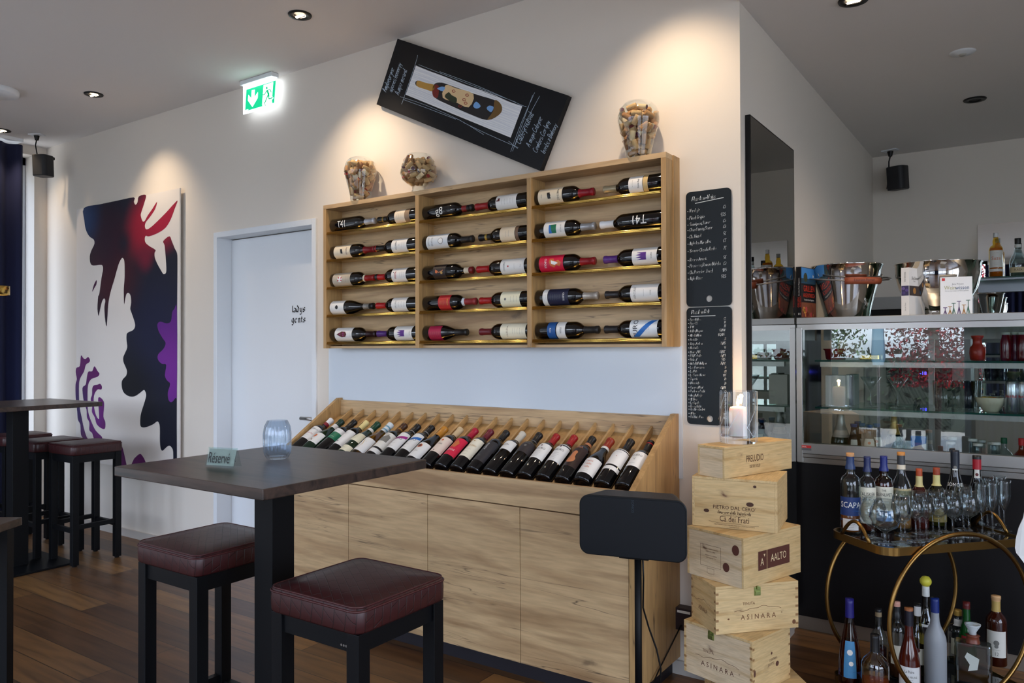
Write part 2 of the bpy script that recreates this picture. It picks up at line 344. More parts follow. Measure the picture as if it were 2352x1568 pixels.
for y in (-4.37,-2.7,-.93): k.box(XR+.06,XR+.12,y-.03,y+.03,.25,2.6)
struct(k.build('window_3',M_blk2))
M_bb=mat((196,190,182),.5,name='baseboard')
k=MB(); k.box(XL,DX0,-.014,0,0,.055); struct(k.build('baseboard_back',M_bb))
k=MB(); k.box(DX1,XB,-.014,0,0,.055); k.box(XB,XB+.012,-.014,.72,0,.055); struct(k.build('baseboard_right',M_bb))
# door_1 with its frame, leaf, handle and blackletter words
k=MB()
for x0,x1 in ((DX0,DX0+.035),(DX1-.035,DX1)): k.box(x0,x1,-.012,.11,0,DZ)
k.box(DX0+.0351,DX1-.0351,-.012,.11,DZ-.035,DZ); df=struct(k.build('door_1',M_white,bevel=.002))
k=MB(); k.box(DX0+.037,DX1-.037,.10,.14,.006,DZ-.04); leaf=k.build('door_leaf',M_white,df)
k=MB(); k.tube([(-3.475,.10,.928),(-3.475,.055,.928)],.009,12); k.tube([(-3.468,.05,.928),(-3.60,.05,.928)],.0105,14)
k.lathe([(.026,0),(.026,.008)],24,0,Matrix.Translation((-3.475,.10,.928))@Matrix.Rotation(PI/2,4,'X')); k.build('door_handle',M_steel,df)
BL={'l':['1813 1322'],'a':['0516 1635 3533 3322?'],}
# blackletter words drawn with a slanted broad nib
GO={'l':[[(1,8),(1,3),(2,2)]],'a':[[(0,5),(1,6),(3,5),(3,3),(4,2)],[(3,4.2),(0,3.4),(0,2.6),(1,2),(3,3)]],'d':[[(0.5,8),(3,5.5),(3,3),(2,2),(0,3),(0,5),(1.5,6)]],'y':[[(0,5.6),(0.6,5),(.6,3),(1.6,2),(3,3)],[(3,5.8),(3,2),(2,0),(1,-.4),(0,.4)]],'s':[[(3,5.3),(2,6),(.3,5),(.3,4.4),(2.8,3.5),(2.8,2.8),(1.4,2),(0,2.8)]],
'g':[[(3,5.3),(1.5,6),(0,5),(0,3),(1.3,2.2),(3,3)],[(2.8,6),(2.8,1),(1.6,-.3),(0,.4)]],'e':[[(0,4),(2.6,5),(1.5,6),(0,5),(0,3),(1.3,2),(2.8,2.7)]],'n':[[(0,5.8),(.5,5.2),(.5,2.4),(1,2)],[(.5,5),(2,6),(3,5.2),(3,2.4),(3.6,2)]],'t':[[(1,7.4),(1,3),(2,2),(2.8,2.6)],[(0,5.7),(2.6,5.7)]]}
k=MB()
for w_,zb in (('ladys',1.563),('gents',1.500)):
    x=0
    for ch in w_:
        ls=[[(-3.735+(x+a)*.0056,zb+(b-2)*.0066) for a,b in l] for l in GO[ch]]
        k.strokes(ls,lambda a,b:(a,.0985,b),.0085,0,nib=(.75,.66)); x+={'l':3.2,'t':3.6}.get(ch,4.9)
k.build('lettering',M_ink,leaf)
# glossy splash panel between rack and cabinet
k=MB(); k.box(-3.296,-1.196,-.006,0,.80,1.345); tag(k.build('wall_panel',mat((214,222,230),.10,name='glossy_back_painted_glass')),'pale glossy glass splash panel on the wall between wine rack and cabinet','wall panel')
# ================================================================ CEILING ITEMS
def downlight(x,y,z,lit,label,tilt=0):
    r=thing('downlight',label,'ceiling light',(x,y,z),0,'recessed ceiling spots')
    k=MB(); k.lathe([(.030,.001),(.030,-.006),(.055,-.006),(.057,-.001),(.057,.0)],32,cap=False); k.build('trim_ring',M_blk2,r)
    k=MB(); k.lathe([(0,-.001),(.031,-.001)],24,cap=False); k.build('baffle',M_blk2,r)
    if lit:
        Mx=Matrix.Translation((0,.006,-.010))@Matrix.Rotation(math.radians(18),4,'X')
        k=MB(); k.lathe([(0,0),(.024,0),(.026,.006),(0,.007)],24,0,Mx); k.build('lamp',mat((255,226,190),.4,em=14,name='lit_lamp'),r)
        k=MB(); k.box(-.028,.028,-.003,.003,-.003,.002,0,Mx); k.build('crossbar',M_blk2,r)
    return r
lab=['black recessed spot above the white door end of the wine rack','black recessed spot in the ceiling above the abstract painting','black recessed spot near the curtain, farthest left','black recessed spot above the right half of the wine rack']
for (x,y,en),l in zip(SPOTS,lab): downlight(x,y,ZC,1,l)
downlight(-.577,.242,ZB,1,'lit black recessed spot at the top edge of the bar ceiling')
downlight(-.259,1.927,ZB,0,'unlit black recessed spot in the bar ceiling')
r=thing('smoke_detector','small round white detector flush on the bar ceiling','smoke detector',(-.263,1.108,ZB))
k=MB(); k.lathe([(0,-.010),(.030,-.010),(.036,-.006),(.048,-.006),(.055,0)],32); k.build('cover',M_white,r)
k=MB(); k.lathe([(0,-.016),(.012,-.016),(.016,-.010)],20); k.build('sensor',mat((170,168,160),.6),r)
# exit sign
r=thing('exit_sign','green and white lit exit sign with down arrow and running figure','exit sign',(-3.85,-.055,ZC))
inv=Matrix.Translation((3.85,.055,-ZC))
k=MB(); k.box(-3.997,-3.698,-.082,-.028,2.950,ZC,0,inv); k.build('housing',M_white,r,.003)
k=MB(); k.box(-3.985,-3.715,-.066,-.044,2.944,2.950,0,inv); k.build('light_strip',mat((232,240,255),.5,em=9,name='led_strip'),r)
k=MB(); k.box(-3.997,-3.692,-.058,-.053,2.778,2.948,0,inv); pl=k.build('plate',mat((225,235,245),.3,em=1.6,name='backlit_white'),r,.001)
G=lambda dy:(lambda x,y:inv@bp(520+x/13.07,160+y/13.07,'y',dy))
k=MB(); k.flat([(600,600),(1485,322),(1437,992),(560,1250)][::-1],G(-.0588)); k.build('green_field',mat((0,190,130),.4,em=.9,name='exit_green'),pl)
k=MB(); k.flat([(760,620),(852,598),(842,820),(945,670),(938,850),(780,1118),(648,925),(660,750),(745,860)][::-1],G(-.0594))
k.flat([(1115,465),(1405,372),(1372,795),(1415,850),(1362,905),(1375,1008),(1165,1078),(1085,1098),(1072,1050)][::-1],G(-.0594))
k.flat([(572,1210),(655,1185),(655,1210),(572,1238)][::-1],G(-.0594)); k.build('white_symbols',mat((240,255,250),.4,em=2.2,name='exit_white'),pl)
k=MB(); k.flat(circ(1213,548,27,14,42),G(-.06))
for p,w in (([(1095,755),(1150,735),(1215,625),(1310,592),(1345,680)],26),([(1225,630),(1262,720),(1265,790)],58),([(1245,770),(1145,1015)],30),([(1272,770),(1278,875),(1385,840)],34),([(1145,1045),(1178,1072)],26)):
    k.strokes([p],G(-.06),w)
k.build('running_figure',mat((0,170,115),.4,em=.8,name='exit_green_dark'),pl)
# pendant: ceiling canopy, cable, brass ring
px_,py_=-5.36,-.86
r=thing('pendant_lamp','slim brass ring pendant hanging on a thin cable at the left','pendant lamp',(px_,py_,ZC))
k=MB(); k.lathe([(.115,0),(.118,-.006),(.118,-.030),(.112,-.034),(0,-.034)],40); k.build('canopy',M_white,r)
k=MB(); k.tube([(0,0,-.034),(0,0,-1.235)],.0022,6); k.build('cable',mat((120,116,105),.5),r)
k=MB(); k.lathe([(.064,-1.29),(.070,-1.29),(.070,-1.235),(0,-1.235),(0,-1.238),(.064,-1.240),(.064,-1.29)],40,cap=False); k.build('ring_shade',M_gold,r)
k=MB(); k.lathe([(0,-1.262),(.060,-1.262),(.060,-1.25),(0,-1.25)],30); k.build('diffuser',mat((255,236,205),.5,em=9,name='warm_diffuser'),r)
# ================================================================ SMALL SPEAKERS
def sonos(x,y,z,rz,label,tilt,plug):
    M=Matrix.Translation((x,y,z))@Matrix.Rotation(rz,4,'Z')
    r=thing('speaker',label,'speaker',M=M)
    T=Matrix.Rotation(math.radians(tilt),4,'X')
    k=MB(); k.prism(rrect(.12,.12,.035,6,-.06,-.06),lambda a,b:T@Vector((a,b,-.08)),lambda a,b:T@Vector((a,b,.08))); k.build('body',mat((22,24,28),.55),r,.006)
    k=MB(); k.box(-.02,.02,.03,.10,.068,.088,0); k.build('mount',M_blk2,r)
    px,pyy,pz=plug
    k=MB(); k.box(px-.05,px+.05,pyy-.03,pyy+.03,pz-.008,pz); k.build('ceiling_socket',M_white,r,.002)
    k=MB(); k.lathe([(.012,-.045),(.020,-.012)],16,0,Matrix.Translation((px,pyy,pz))); 
    lo=[(-.07,.05,.03),(-.095,.05,-.02),(-.10,.05,-.05),(-.08,.05,-.045),(-.075,.05,0),(-.06,.05,-.03)]
    k.tube([(px,pyy,pz-.04),(px-.01,pyy,pz-.08),(-.085,.05,.08)]+lo,.0045,6); k.build('power_cable',M_blk2,r)
    return r
p=bp(2062,409,'y',2.86); sonos(p.x,2.86,p.z,math.radians(-18),'black speaker hung under the bar ceiling with looped cable',6,(-.04,-.02,ZB-p.z))
p=bp(105,384,'y',-.15); sonos(p.x+.07,-.20,p.z-.01,math.radians(28),'black speaker in the corner beside the navy curtain',3,(-.03,-.03,ZC-p.z+.01))
# ================================================================ CURTAINS
def curtain(name,label,x0,y0,x1,y1,zt,n,amp=.035,zb=.02):
    k=MB(); rnd=random.Random(7); L=math.hypot(x1-x0,y1-y0); d=Vector((x1-x0,y1-y0,0)).normalized(); nn=Vector((-d.y,d.x,0)); N=n*8; vs=[]
    zs=[zb,.8,1.6,2.3,zt]
    for z in zs:
        for i in range(N+1):
            s_=L*i/N; a=amp*math.sin(2*PI*i/8+.5*math.sin(i*.37+z*.3))*(1 if z<zt else .75); q=Vector((x0,y0,0))+d*s_+nn*a; vs.append((q.x,q.y,z))
    fs=[(j*(N+1)+i,j*(N+1)+i+1,(j+1)*(N+1)+i+1,(j+1)*(N+1)+i) for j in range(len(zs)-1) for i in range(N)]
    k.add(vs,fs,0,True); o=k.build(name,M_curt); o.modifiers.new('thickness','SOLIDIFY').thickness=.004; return tag(o,label,'curtain')
curtain('curtain','long dark navy curtain hanging in folds at the left window',-6.50,-.235,-6.50,-2.2,2.93,16)
curtain('curtain','navy curtain hanging between the front windows',-.62,YB+.12,.42,YB+.12,2.62,10)
sbox('trim_1',M_white,XL+.01,XL+.16,-4.8,-.24,2.952,ZC)
# ================================================================ ABSTRACT PAINTING
r=thing('painting','tall unframed white canvas with blurred crimson navy and purple shapes','painting',(-5.4,0,1.5)); iv=Matrix.Translation((5.4,0,-1.5))
k=MB(); k.box(-6.065,-4.705,-.032,-.023,.50,2.417,0,iv); k.box(-6.01,-4.76,-.023,-.001,.55,2.36,0,iv); k.build('canvas',mat((226,220,214),.7,name='canvas'),r)
def art_mat(name,base,blobs):
    M,n,b,N,L=nt(name); tc=N.new('ShaderNodeTexCoord'); col=rgb(*base)
    for (px,pz,r0,r1,c) in blobs:
        d=N.new('ShaderNodeVectorMath'); d.operation='DISTANCE'; L.new(tc.outputs['Object'],d.inputs[0]); w=iv@bp(160+px/5.807,420+pz/5.807,'y',-.033); d.inputs[1].default_value=w
        mr=N.new('ShaderNodeMapRange'); mr.interpolation_type='SMOOTHSTEP'; mr.inputs[1].default_value=r0; mr.inputs[2].default_value=r1; mr.inputs[3].default_value=1; mr.inputs[4].default_value=0
        L.new(d.outputs['Value'],mr.inputs[0]); col=mixc(N,L,mr.outputs[0],col,rgb(*c))
    L.new(col,b.inputs['Base Color']); b.inputs['Roughness'].default_value=.6; return M
A1=art_mat('printed_crimson_navy',(9,13,36),[(1200,2000,.1,.55,(16,20,54)),(560,1150,.15,.50,(56,4,24)),(480,700,.05,.38,(38,4,32)),(200,480,.04,.30,(8,46,92)),(980,600,.06,.30,(136,4,40)),(1010,1000,.0,.14,(104,8,42)),(1240,400,.1,.33,(160,14,52)),(720,800,.0,.13,(16,6,32)),(760,2900,.1,.5,(3,4,16))])
z2=1393.7; z3=2264.7
A=[(190,333),(400,285),(640,235),(855,192),(856,250),(878,290),(905,258),(922,180),(1018,160),(990,280),(955,390),(948,440),(975,513),(1005,500),(1040,435),(1100,350),(1165,250),(1140,345),(1080,440),(1015,525),(1003,580),(1020,618),(1065,603),(1150,530),(1280,400),(1380,290),(1440,235),(1400,345),(1350,480),(1280,595),(1180,665),(1060,712),(1015,705),(1001,745),(1012,795),(1060,840),(1145,893),(1133,930),(1135,990),(1165,1070),(1235,1195),(1255,1213),(1283,1200),(1289,1130),(1277,950),(1265,830),(1248,775),(1330,710),(1362,775),(1400,870),(1432,940)]
A+=[(x,y+z2) for x,y in [(1437,-300),(1432,400),(1430,900),(1430,1400)]]
A+=[(x,y+z3) for x,y in [(1428,1000),(1428,1500),(1385,1500),(1380,1320),(1360,1262),(1325,1238),(1280,1268),(1240,1305),(1215,1280),(1203,1180),(1203,1010),(1192,940),(1165,915),(1110,955),(1010,993),(952,985),(940,930),(947,830),(975,730),(1012,610),(1020,555),(1005,510),(985,497),(930,540),(865,580),(795,580),(730,540),(700,480),(693,400),(710,350),(752,305),(764,245),(742,180),(717,120),(715,60)]]
A+=[(x,y+z2) for x,y in [(735,880),(767,800),(760,720),(757,660),(770,605),(845,568),(873,510),(857,430),(822,330),(808,280),(820,200),(812,110),(782,70),(752,100),(727,225),(722,100)]]
A+=[(722,1400),(733,1250),(730,1050),(710,1003),(690,1010),(652,1085),(600,1270),(552,1430)]
A+=[(x,y+z2) for x,y in [(530,130),(512,250),(502,430),(488,520),(470,400),(463,260),(475,180),(460,145),(430,190),(402,310),(385,380),(370,280),(380,120)]]
A+=[(395,1480),(425,1260),(445,1150),(425,1092),(320,1102),(278,1072),(268,980),(290,900),(330,812),(320,755),(260,710),(215,620),(195,500)]
PM=lambda dy:(lambda x,y:iv@bp(160+x/5.807,420+y/5.807,'y',dy))
def shape(pts,m_,dy,n=3):
    k=MB(); k.flat(smooth(pts,n,True)[::-1],PM(dy)); return k
shape(A,A1,-.0328).build('dark_shape',A1,r)
k=shape([(358,1295),(357,1350),(330,1400),(300,1450),(322,1360)],0,-.0328)
k.build('slash',mat((70,14,60),.6),r)
M_pur=art_mat('printed_purple',(92,26,128),[(1300,2500,.05,.4,(120,40,150))]); M_pur2=art_mat('printed_plum',(96,16,96),[(100,3000,.05,.35,(48,16,90)),(350,3100,.02,.22,(110,30,130))])
P=[(1432,310),(1395,290),(1368,330),(1350,450),(1290,478),(1210,455),(1170,490),(1182,570),(1235,670),(1280,740),(1250,820),(1182,890),(1177,960),(1230,1018),(1288,1030),(1270,1170),(1300,1240),(1340,1285),(1310,1400),(1320,1500),(1360,1528),(1410,1470),(1430,1380)]
shape([(x,y+z2) for x,y in P],0,-.0334).build('purple_shape',M_pur,r)
s1=[(150,35),(185,75),(215,80),(245,55),(270,90),(262,125),(215,160),(190,250),(140,340),(125,420),(125,600),(135,740),(160,860),(190,1010),(230,1130),(258,1155),(195,1150),(150,1090),(142,960),(110,890),(100,780),(85,650),(78,560),(78,420),(95,350),(80,260),(90,200),(135,175)]
s2=[(330,178),(370,240),(398,280),(370,320),(290,350),(245,430),(238,600),(245,780),(290,920),(350,1040),(430,1120),(415,1155),(330,1150),(300,1070),(262,1030),(262,930),(230,860),(225,760),(190,660),(170,500),(180,450),(215,420),(230,320),(250,250),(300,245)]
s3=[(405,412),(430,450),(420,490),(370,490),(325,570),(322,700),(350,830),(392,880),(385,720),(380,610),(405,593),(450,640),(460,700),(450,850),(475,920),(470,1010),(420,1005),(360,950),(335,860),(297,790),(300,700),(280,620),(298,560),(300,480),(320,435),(370,425)]
for s_ in (s1,s2,s3,[(600,1600),(615,1300),(640,1216),(680,1225),(712,1290),(760,1500),(780,1620)],[(800,1620),(845,1440),(885,1385),(930,1350),(962,1362),(1010,1450),(1060,1620)]):
    shape([(x,y+z3) for x,y in s_],0,-.0328).build('purple_streak',M_pur2,r)
# ================================================================ TILTED WINE PICTURE
r=thing('wine_picture','black canvas with painted red wine bottle, hanging tilted above the rack','painting',(-2.30,0,2.50)); iw=Matrix.Translation((2.30,0,-2.50))
Q=[bp(u,v,'y',-.036) for u,v in ((917,85),(1303,220),(1241,391),(861,243))]
cx=sum(p.x for p in Q)/4; cz=sum(p.z for p in Q)/4; ang=math.atan2(((Q[1]-Q[0])+(Q[2]-Q[3])).z,((Q[1]-Q[0])+(Q[2]-Q[3])).x)
hl=((Q[1]-Q[0]).length+(Q[2]-Q[3]).length)/4; hs=((Q[3]-Q[0]).length+(Q[2]-Q[1]).length)/4-.004
MA=iw@Matrix.Translation((cx,0,cz))@Matrix.Rotation(-ang,4,'Y')
k=MB(); k.box(-hl,hl,-.036,-.003,-hs,hs,0,MA); k.build('canvas',mat((9,11,17),.42,spec=.3,name='black_canvas'),r)
WP=lambda dy:(lambda x,y:iw@bp(840+x/4.356,60+y/4.356,'y',dy))
k=MB(); k.flat([(500,400),(1565,805),(1450,1115),(400,685)][::-1],WP(-.0366)); wp=k.build('white_field',mat((236,238,240),.6),r)
k=MB(); rnd=random.Random(3)
for i in range(17):
    t=i/17; a=Vector((400+100*(1-t),685-285*(1-t))); b=Vector((1450+115*(1-t),1115-310*(1-t)))
    L=[a+(b-a)*s_/8+Vector((0,rnd.uniform(-7,7))) for s_ in range(9)]
    k.strokes([smooth([tuple(p) for p in L],2)],WP(-.0367-.00003*i),rnd.uniform(5,13),ext=0)
k.build('grey_brushwork',mat((220,223,230),.6),wp)
def wpoly(pts,c,dy,name): k=MB(); k.flat(smooth(pts,3,True)[::-1],WP(dy)); return k.build(name,mat(c,.45),wp)
wpoly([(515,545),(660,590),(700,570),(760,565),(840,590),(1080,675),(1290,740),(1350,790),(1362,830),(1330,890),(1215,940),(1040,880),(860,800),(740,745),(690,710),(655,640),(510,600)],(18,12,16),-.0372,'painted_bottle')
wpoly([(520,545),(600,568),(690,590),(668,650),(600,632),(512,600)],(192,146,62),-.0375,'painted_neck')
wpoly([(800,590),(900,620),(1078,680),(1030,812),(900,760),(770,715)],(228,196,148),-.0375,'painted_label')
wpoly([(790,700),(830,660),(860,690),(910,720),(900,770),(830,740)],(40,52,24),-.0378,'painted_vine')
wpoly([(690,585),(730,600),(725,700),(700,720),(670,690),(668,620)],(120,26,12),-.0375,'painted_shoulder')
for q_ in ([(715,625),(760,605),(795,615),(770,650)],[(1075,800),(1105,755),(1150,800),(1110,825)],[(1210,825),(1235,795),(1280,810),(1255,860)]): wpoly(q_,(120,170,226),-.0378,'painted_highlight')
wpoly([(1290,740),(1345,770),(1365,830),(1330,890),(1215,940),(1275,850)],(112,82,32),-.0376,'painted_base')
k=MB()
for x,y in ((880,650),(985,735),(945,800),(1015,690),(1000,770)): k.strokes([[tuple(p) for p in circ(x,y,16,8,12)]],WP(-.038),6)
k.build('painted_marks',mat((150,40,24),.6),wp)
k=MB()
for ln in ([(345,705),(600,790),(940,940),(1180,1085)],[(380,735),(640,830),(900,930)],[(740,455),(1100,590),(1560,790),(1600,800)],[(520,290),(490,400),(360,780)],[(530,385),(900,530),(1500,760)],[(1690,665),(1560,960),(1450,1255)],[(1670,690),(1470,1250)],[(1430,1150),(1520,1225)],[(980,965),(1220,1080),(1525,1215)],[(1740,700),(1600,960),(1490,1200)]): k.strokes([smooth(ln,3)],WP(-.0369),3)
def vhand(t,x,y,h,ang_,seed):
    ls,_=hand(t,h,.25,.05,seed,.66); c,s_=math.cos(ang_),math.sin(ang_)
    k.strokes([[(x+a*c+b*s_,y+a*s_-b*c) for a,b in l] for l in ls],WP(-.0369),4.2)
a_=math.radians(-71)
for t,x,y,h in (('Ampbeurgne',205,660,46),('agones bonnegy',262,660,42),('A.mpo meand',330,690,48)): vhand(t,x,y,h,a_,5)
a_=math.radians(-66)
for t,x,y,h in (('Cabeyrnutvut',1545,1180,54),('A mugn Cnbyne',1640,1210,50),('Combes Corlgny',1710,1265,48),('bonts z Bmbsxy',1790,1275,46)): vhand(t,x,y,h,a_,9)
k.build('chalk_writing',mat((186,206,224),.8),r)
# ================================================================ CHALKBOARDS
def board(z0,z1,title,tx,ty,th,rows,label,hole,scale_y,fy,hand_h,uw):
    x0,w=-1.174,.187; r=thing('chalkboard',label,'chalkboard',(x0+w/2,0,(z0+z1)/2),0,'bottle wine lists'); ivb=Matrix.Translation((-x0-w/2,0,-(z0+z1)/2))
    out=rrect(w,z1-z0,.018,6,x0,z0); hc=circ(hole[0],hole[1],.0135,20); k=MB()
    loops=[[Vector((a,b,0)) for a,b in out],[Vector((a,b,0)) for a,b in hc]]; allp=out+hc; tr=geometry.tessellate_polygon(loops)
    for y in (-.010,-.002): k.add([(a,y,b) for a,b in allp],[tuple(t) for t in tr],0,False,ivb)
    for lp in (out,hc):
        n=len(lp); k.add([(a,-.010,b) for a,b in lp]+[(a,-.002,b) for a,b in lp],[(i,(i+1)%n,(i+1)%n+n,i+n) for i in range(n)],0,False,ivb)
    k.build('slate',mat((12,22,29),.5,spec=.3,name='slate'),r)
    k=MB(); X=lambda u:x0+(u-75)*3.5e-4; Z=lambda v:z1-(v-fy)*scale_y
    def put(t,u,v,h,wd,seed):
        ls,_=hand(t,h,.18,.05,seed,.62); k.strokes([[(X(u)+a,Z(v)+b+a*.03) for a,b in l] for l in ls],lambda a,b:ivb@Vector((a,-.0106,b)),wd)
    put(title,tx,ty,th*.85,.0022,1); k.strokes([[(X(uw[0]),Z(uw[2])),(X(uw[1]),Z(uw[3]))]],lambda a,b:ivb@Vector((a,-.0106,b)),.0022)
    for i,(t,v,p) in enumerate(rows):
        k.strokes([[(X(100)-.001,Z(v)+.004),(X(100)+.001,Z(v)+.004)]],lambda a,b:ivb@Vector((a,-.0106,b)),.0024)
        put(t,118,v,hand_h,.0014,i+3)
        put(p,520-(len(p)-2)*14,v-4,hand_h,.0014,i+40)
    k.build('chalk_writing',M_chalk,r)
board(1.505,1.973,'Flaschen-Weiss',150,190,.0185,[('Verdejo',325,'68'),('Pinot Grigio',415,'53.5'),('Sauvignon,Saxer',492,'68'),('Chardonnay,Saxer',560,'68'),('Ch. Vinzel',645,'56'),('Aigle les Murailles',728,'63'),('Yvorne Clos du Roche',820,'73'),('Roero Arneis',930,'56'),('Prosecco,RomanoNaleta',1005,'68'),('Ch. Perrier Jouet',1085,'105'),('Aigle Rose',1160,'59.5')],'black slate listing white wines, upper of two chalkboards beside the rack',(-1.079,1.535),3.31e-4,75,.0125,(190,525,222,190))
rows=['Puro Malbec','Puro CS','T 41','Aalto /Magnum','Alto B /Alion','Preludio','Triga /Orben','Hacienda','Mauro / VS','PSI /Celeste','Prima /','Artadi /P.Antigon','Les Terrasses','La Valle','Le Serre Nuove','Saporia','Il Bruciato','Cumaro /Masi','Barbera d asti','Amuglio/Gojo','12 Uvas','Le Cupole','Rocca Rubia','Quattro Lustri','Il Pino','B.d. UnicoPoma']
ys=[245,290,335,382,436,488,538,586,638,682,728,776,824,872,917,962,1014,1066,1112,1162,1210,1254,1296,1332,1382,1424]
pr=['63','75','77','95/164','156/175','85','85/75','98','85/156','85/69','59.5','75/86','85','69','105','78','78','69/79','68','75','73','75','65','73','125','145']
board(1.027,1.501,'Flaschen Rot',135,160,.0165,list(zip(rows,ys,pr)),'black slate listing red wines, lower chalkboard with smaller writing',(-1.079,1.052),3.35e-4,85,.0092,(130,420,192,190))
# ================================================================ BOTTLES
SH={'bordeaux':[(0,.012),(.6,.0),(.9,.0),(1,.02),(1,.62),(.97,.66),(.82,.71),(.54,.752),(.42,.78),(.385,.82),(.385,.955),(.43,.96),(.43,.995),(.36,1),(0,1)],
'burgundy':[(0,.012),(.6,0),(.9,0),(1,.02),(1,.42),(.96,.48),(.82,.56),(.62,.64),(.46,.72),(.40,.80),(.385,.955),(.43,.96),(.43,.995),(.36,1),(0,1)],
'whisky':[(0,.012),(.6,0),(.92,0),(1,.02),(1,.60),(.95,.655),(.78,.70),(.52,.725),(.44,.745),(.47,.79),(.46,.83),(.38,.86),(.36,.88),(.36,.98),(.30,1),(0,1)],
'tall':[(0,.012),(.6,0),(.92,0),(1,.02),(1,.50),(.95,.56),(.75,.63),(.50,.69),(.40,.74),(.37,.80),(.36,.97),(.30,1),(0,1)],
'squat':[(0,.012),(.6,0),(.92,0),(1,.02),(1,.50),(.96,.56),(.80,.63),(.50,.69),(.34,.73),(.31,.78),(.31,.96),(.28,1),(0,1)],
'cone':[(0,.01),(.7,0),(.96,0),(1,.02),(.94,.25),(.80,.42),(.60,.58),(.42,.70),(.36,.76),(.33,.95),(.30,1),(0,1)],
'cognac':[(0,.012),(.6,0),(.92,0),(1,.02),(1,.34),(.94,.42),(.76,.52),(.52,.62),(.40,.70),(.36,.78),(.36,.97),(.3,1),(0,1)],
'champagne':[(0,.012),(.6,0),(.92,0),(1,.02),(1,.40),(.93,.48),(.72,.58),(.50,.68),(.38,.78),(.33,.90),(.38,.93),(.36,.99),(.25,1),(0,1)],
'beer':[(0,.012),(.7,0),(.94,0),(1,.02),(1,.56),(.92,.64),(.66,.74),(.48,.84),(.44,.94),(.50,.95),(.50,.995),(.4,1),(0,1)],
'carafe':[(0,.01),(.7,0),(1,.0),(1,.04),(.98,.38),(.80,.46),(.52,.52),(.46,.60),(.42,.92),(.46,.94),(.46,.99),(.4,1),(0,1)]}
def prof(shape,H,R): return [(r*R,z*H) for r,z in SH[shape]]
def rat(pr,z):
    for (r0,z0),(r1,z1) in zip(pr[1:],pr[2:]):
        if z0<=z<=z1 and z1>z0: return r0+(r1-r0)*(z-z0)/(z1-z0)
    return pr[-2][0]
INK={'k':(24,24,26),'r':(176,26,34),'w':(238,238,236),'g':(190,150,80),'p':(88,40,130),'b':(40,110,190),'m':(160,30,130),'n':(40,40,90),'gr':(120,118,112),'gn':(20,110,74),'o':(206,110,60),'t':(150,120,92),'cu':(206,130,84),'dr':(90,30,28),'y':(214,176,70)}
def printed(k,r,items,za,zb,cols,off,rf=None):
    def C(c):
        if c not in cols: cols.append(c)
        return cols.index(c)
    H=zb-za
    fm=lambda a,b:(lambda R:(R*math.sin(a/R),-R*math.cos(a/R),b))((rf(b) if rf else r)+off)
    fm2=lambda e:(lambda a,b:(lambda R:(R*math.sin(a/R),-R*math.cos(a/R),b))((rf(b) if rf else r)+off+e-.00015))
    for it in items:
        t=it[0]
        if t=='t': _,s,h,zf,c=it[:5]; xs=it[5] if len(it)>5 else .8; k.tfine(s,lambda a,b:fm(a,za+zf*H+b-h/2),h,C(c),xs)
        elif t=='T': _,s,h,zf,c=it[:5]; xs=it[5] if len(it)>5 else .8; x0=it[6] if len(it)>6 else 0; vs_,fs_,w_=glyphs(s); k.fine([(x0-(y*h-h/2),za+zf*H+(x-w_/2)*h*xs) for x,y in vs_],fs_,fm,C(c),.005)
        elif t=='c': _,x,zf,rr,c=it; k.ffine(circ(x,za+zf*H,rr,16),fm2(.00015*len(k.v)**.0*(items.index(it)+1)),C(c))
        elif t=='p': _,pts,c=it; k.ffine([(x,za+zf*H) for x,zf in pts],fm2(.00015*(items.index(it)+1)),C(c))
        elif t=='b': _,z0,z1,c=it; w=r*1.12; n=8; k.flat([(-w+2*w*i/n,za+z0*H) for i in range(n+1)]+[(w-2*w*i/n,za+z1*H) for i in range(n+1)],fm,C(c))
        elif t=='l':
            _,n,z0,z1,c=it[:5]; rnd=random.Random(n*7+int(z0*99)); w=it[5] if len(it)>5 else .4
            for i in range(n):
                z=za+(z0+(z1-z0)*(i/(max(n-1,1))))*H; x=-r*w*rnd.uniform(.7,1)
                while x<r*w*.85: d=rnd.uniform(.0015,.005); k.flat([(x,z),(x+d,z),(x+d,z+.0009),(x,z+.0009)],fm,C(c)); x+=d+.0012
        elif t=='s': _,pts,w,c=it; k.strokes([[(x,za+zf*H) for x,zf in pts]],fm,w,C(c))
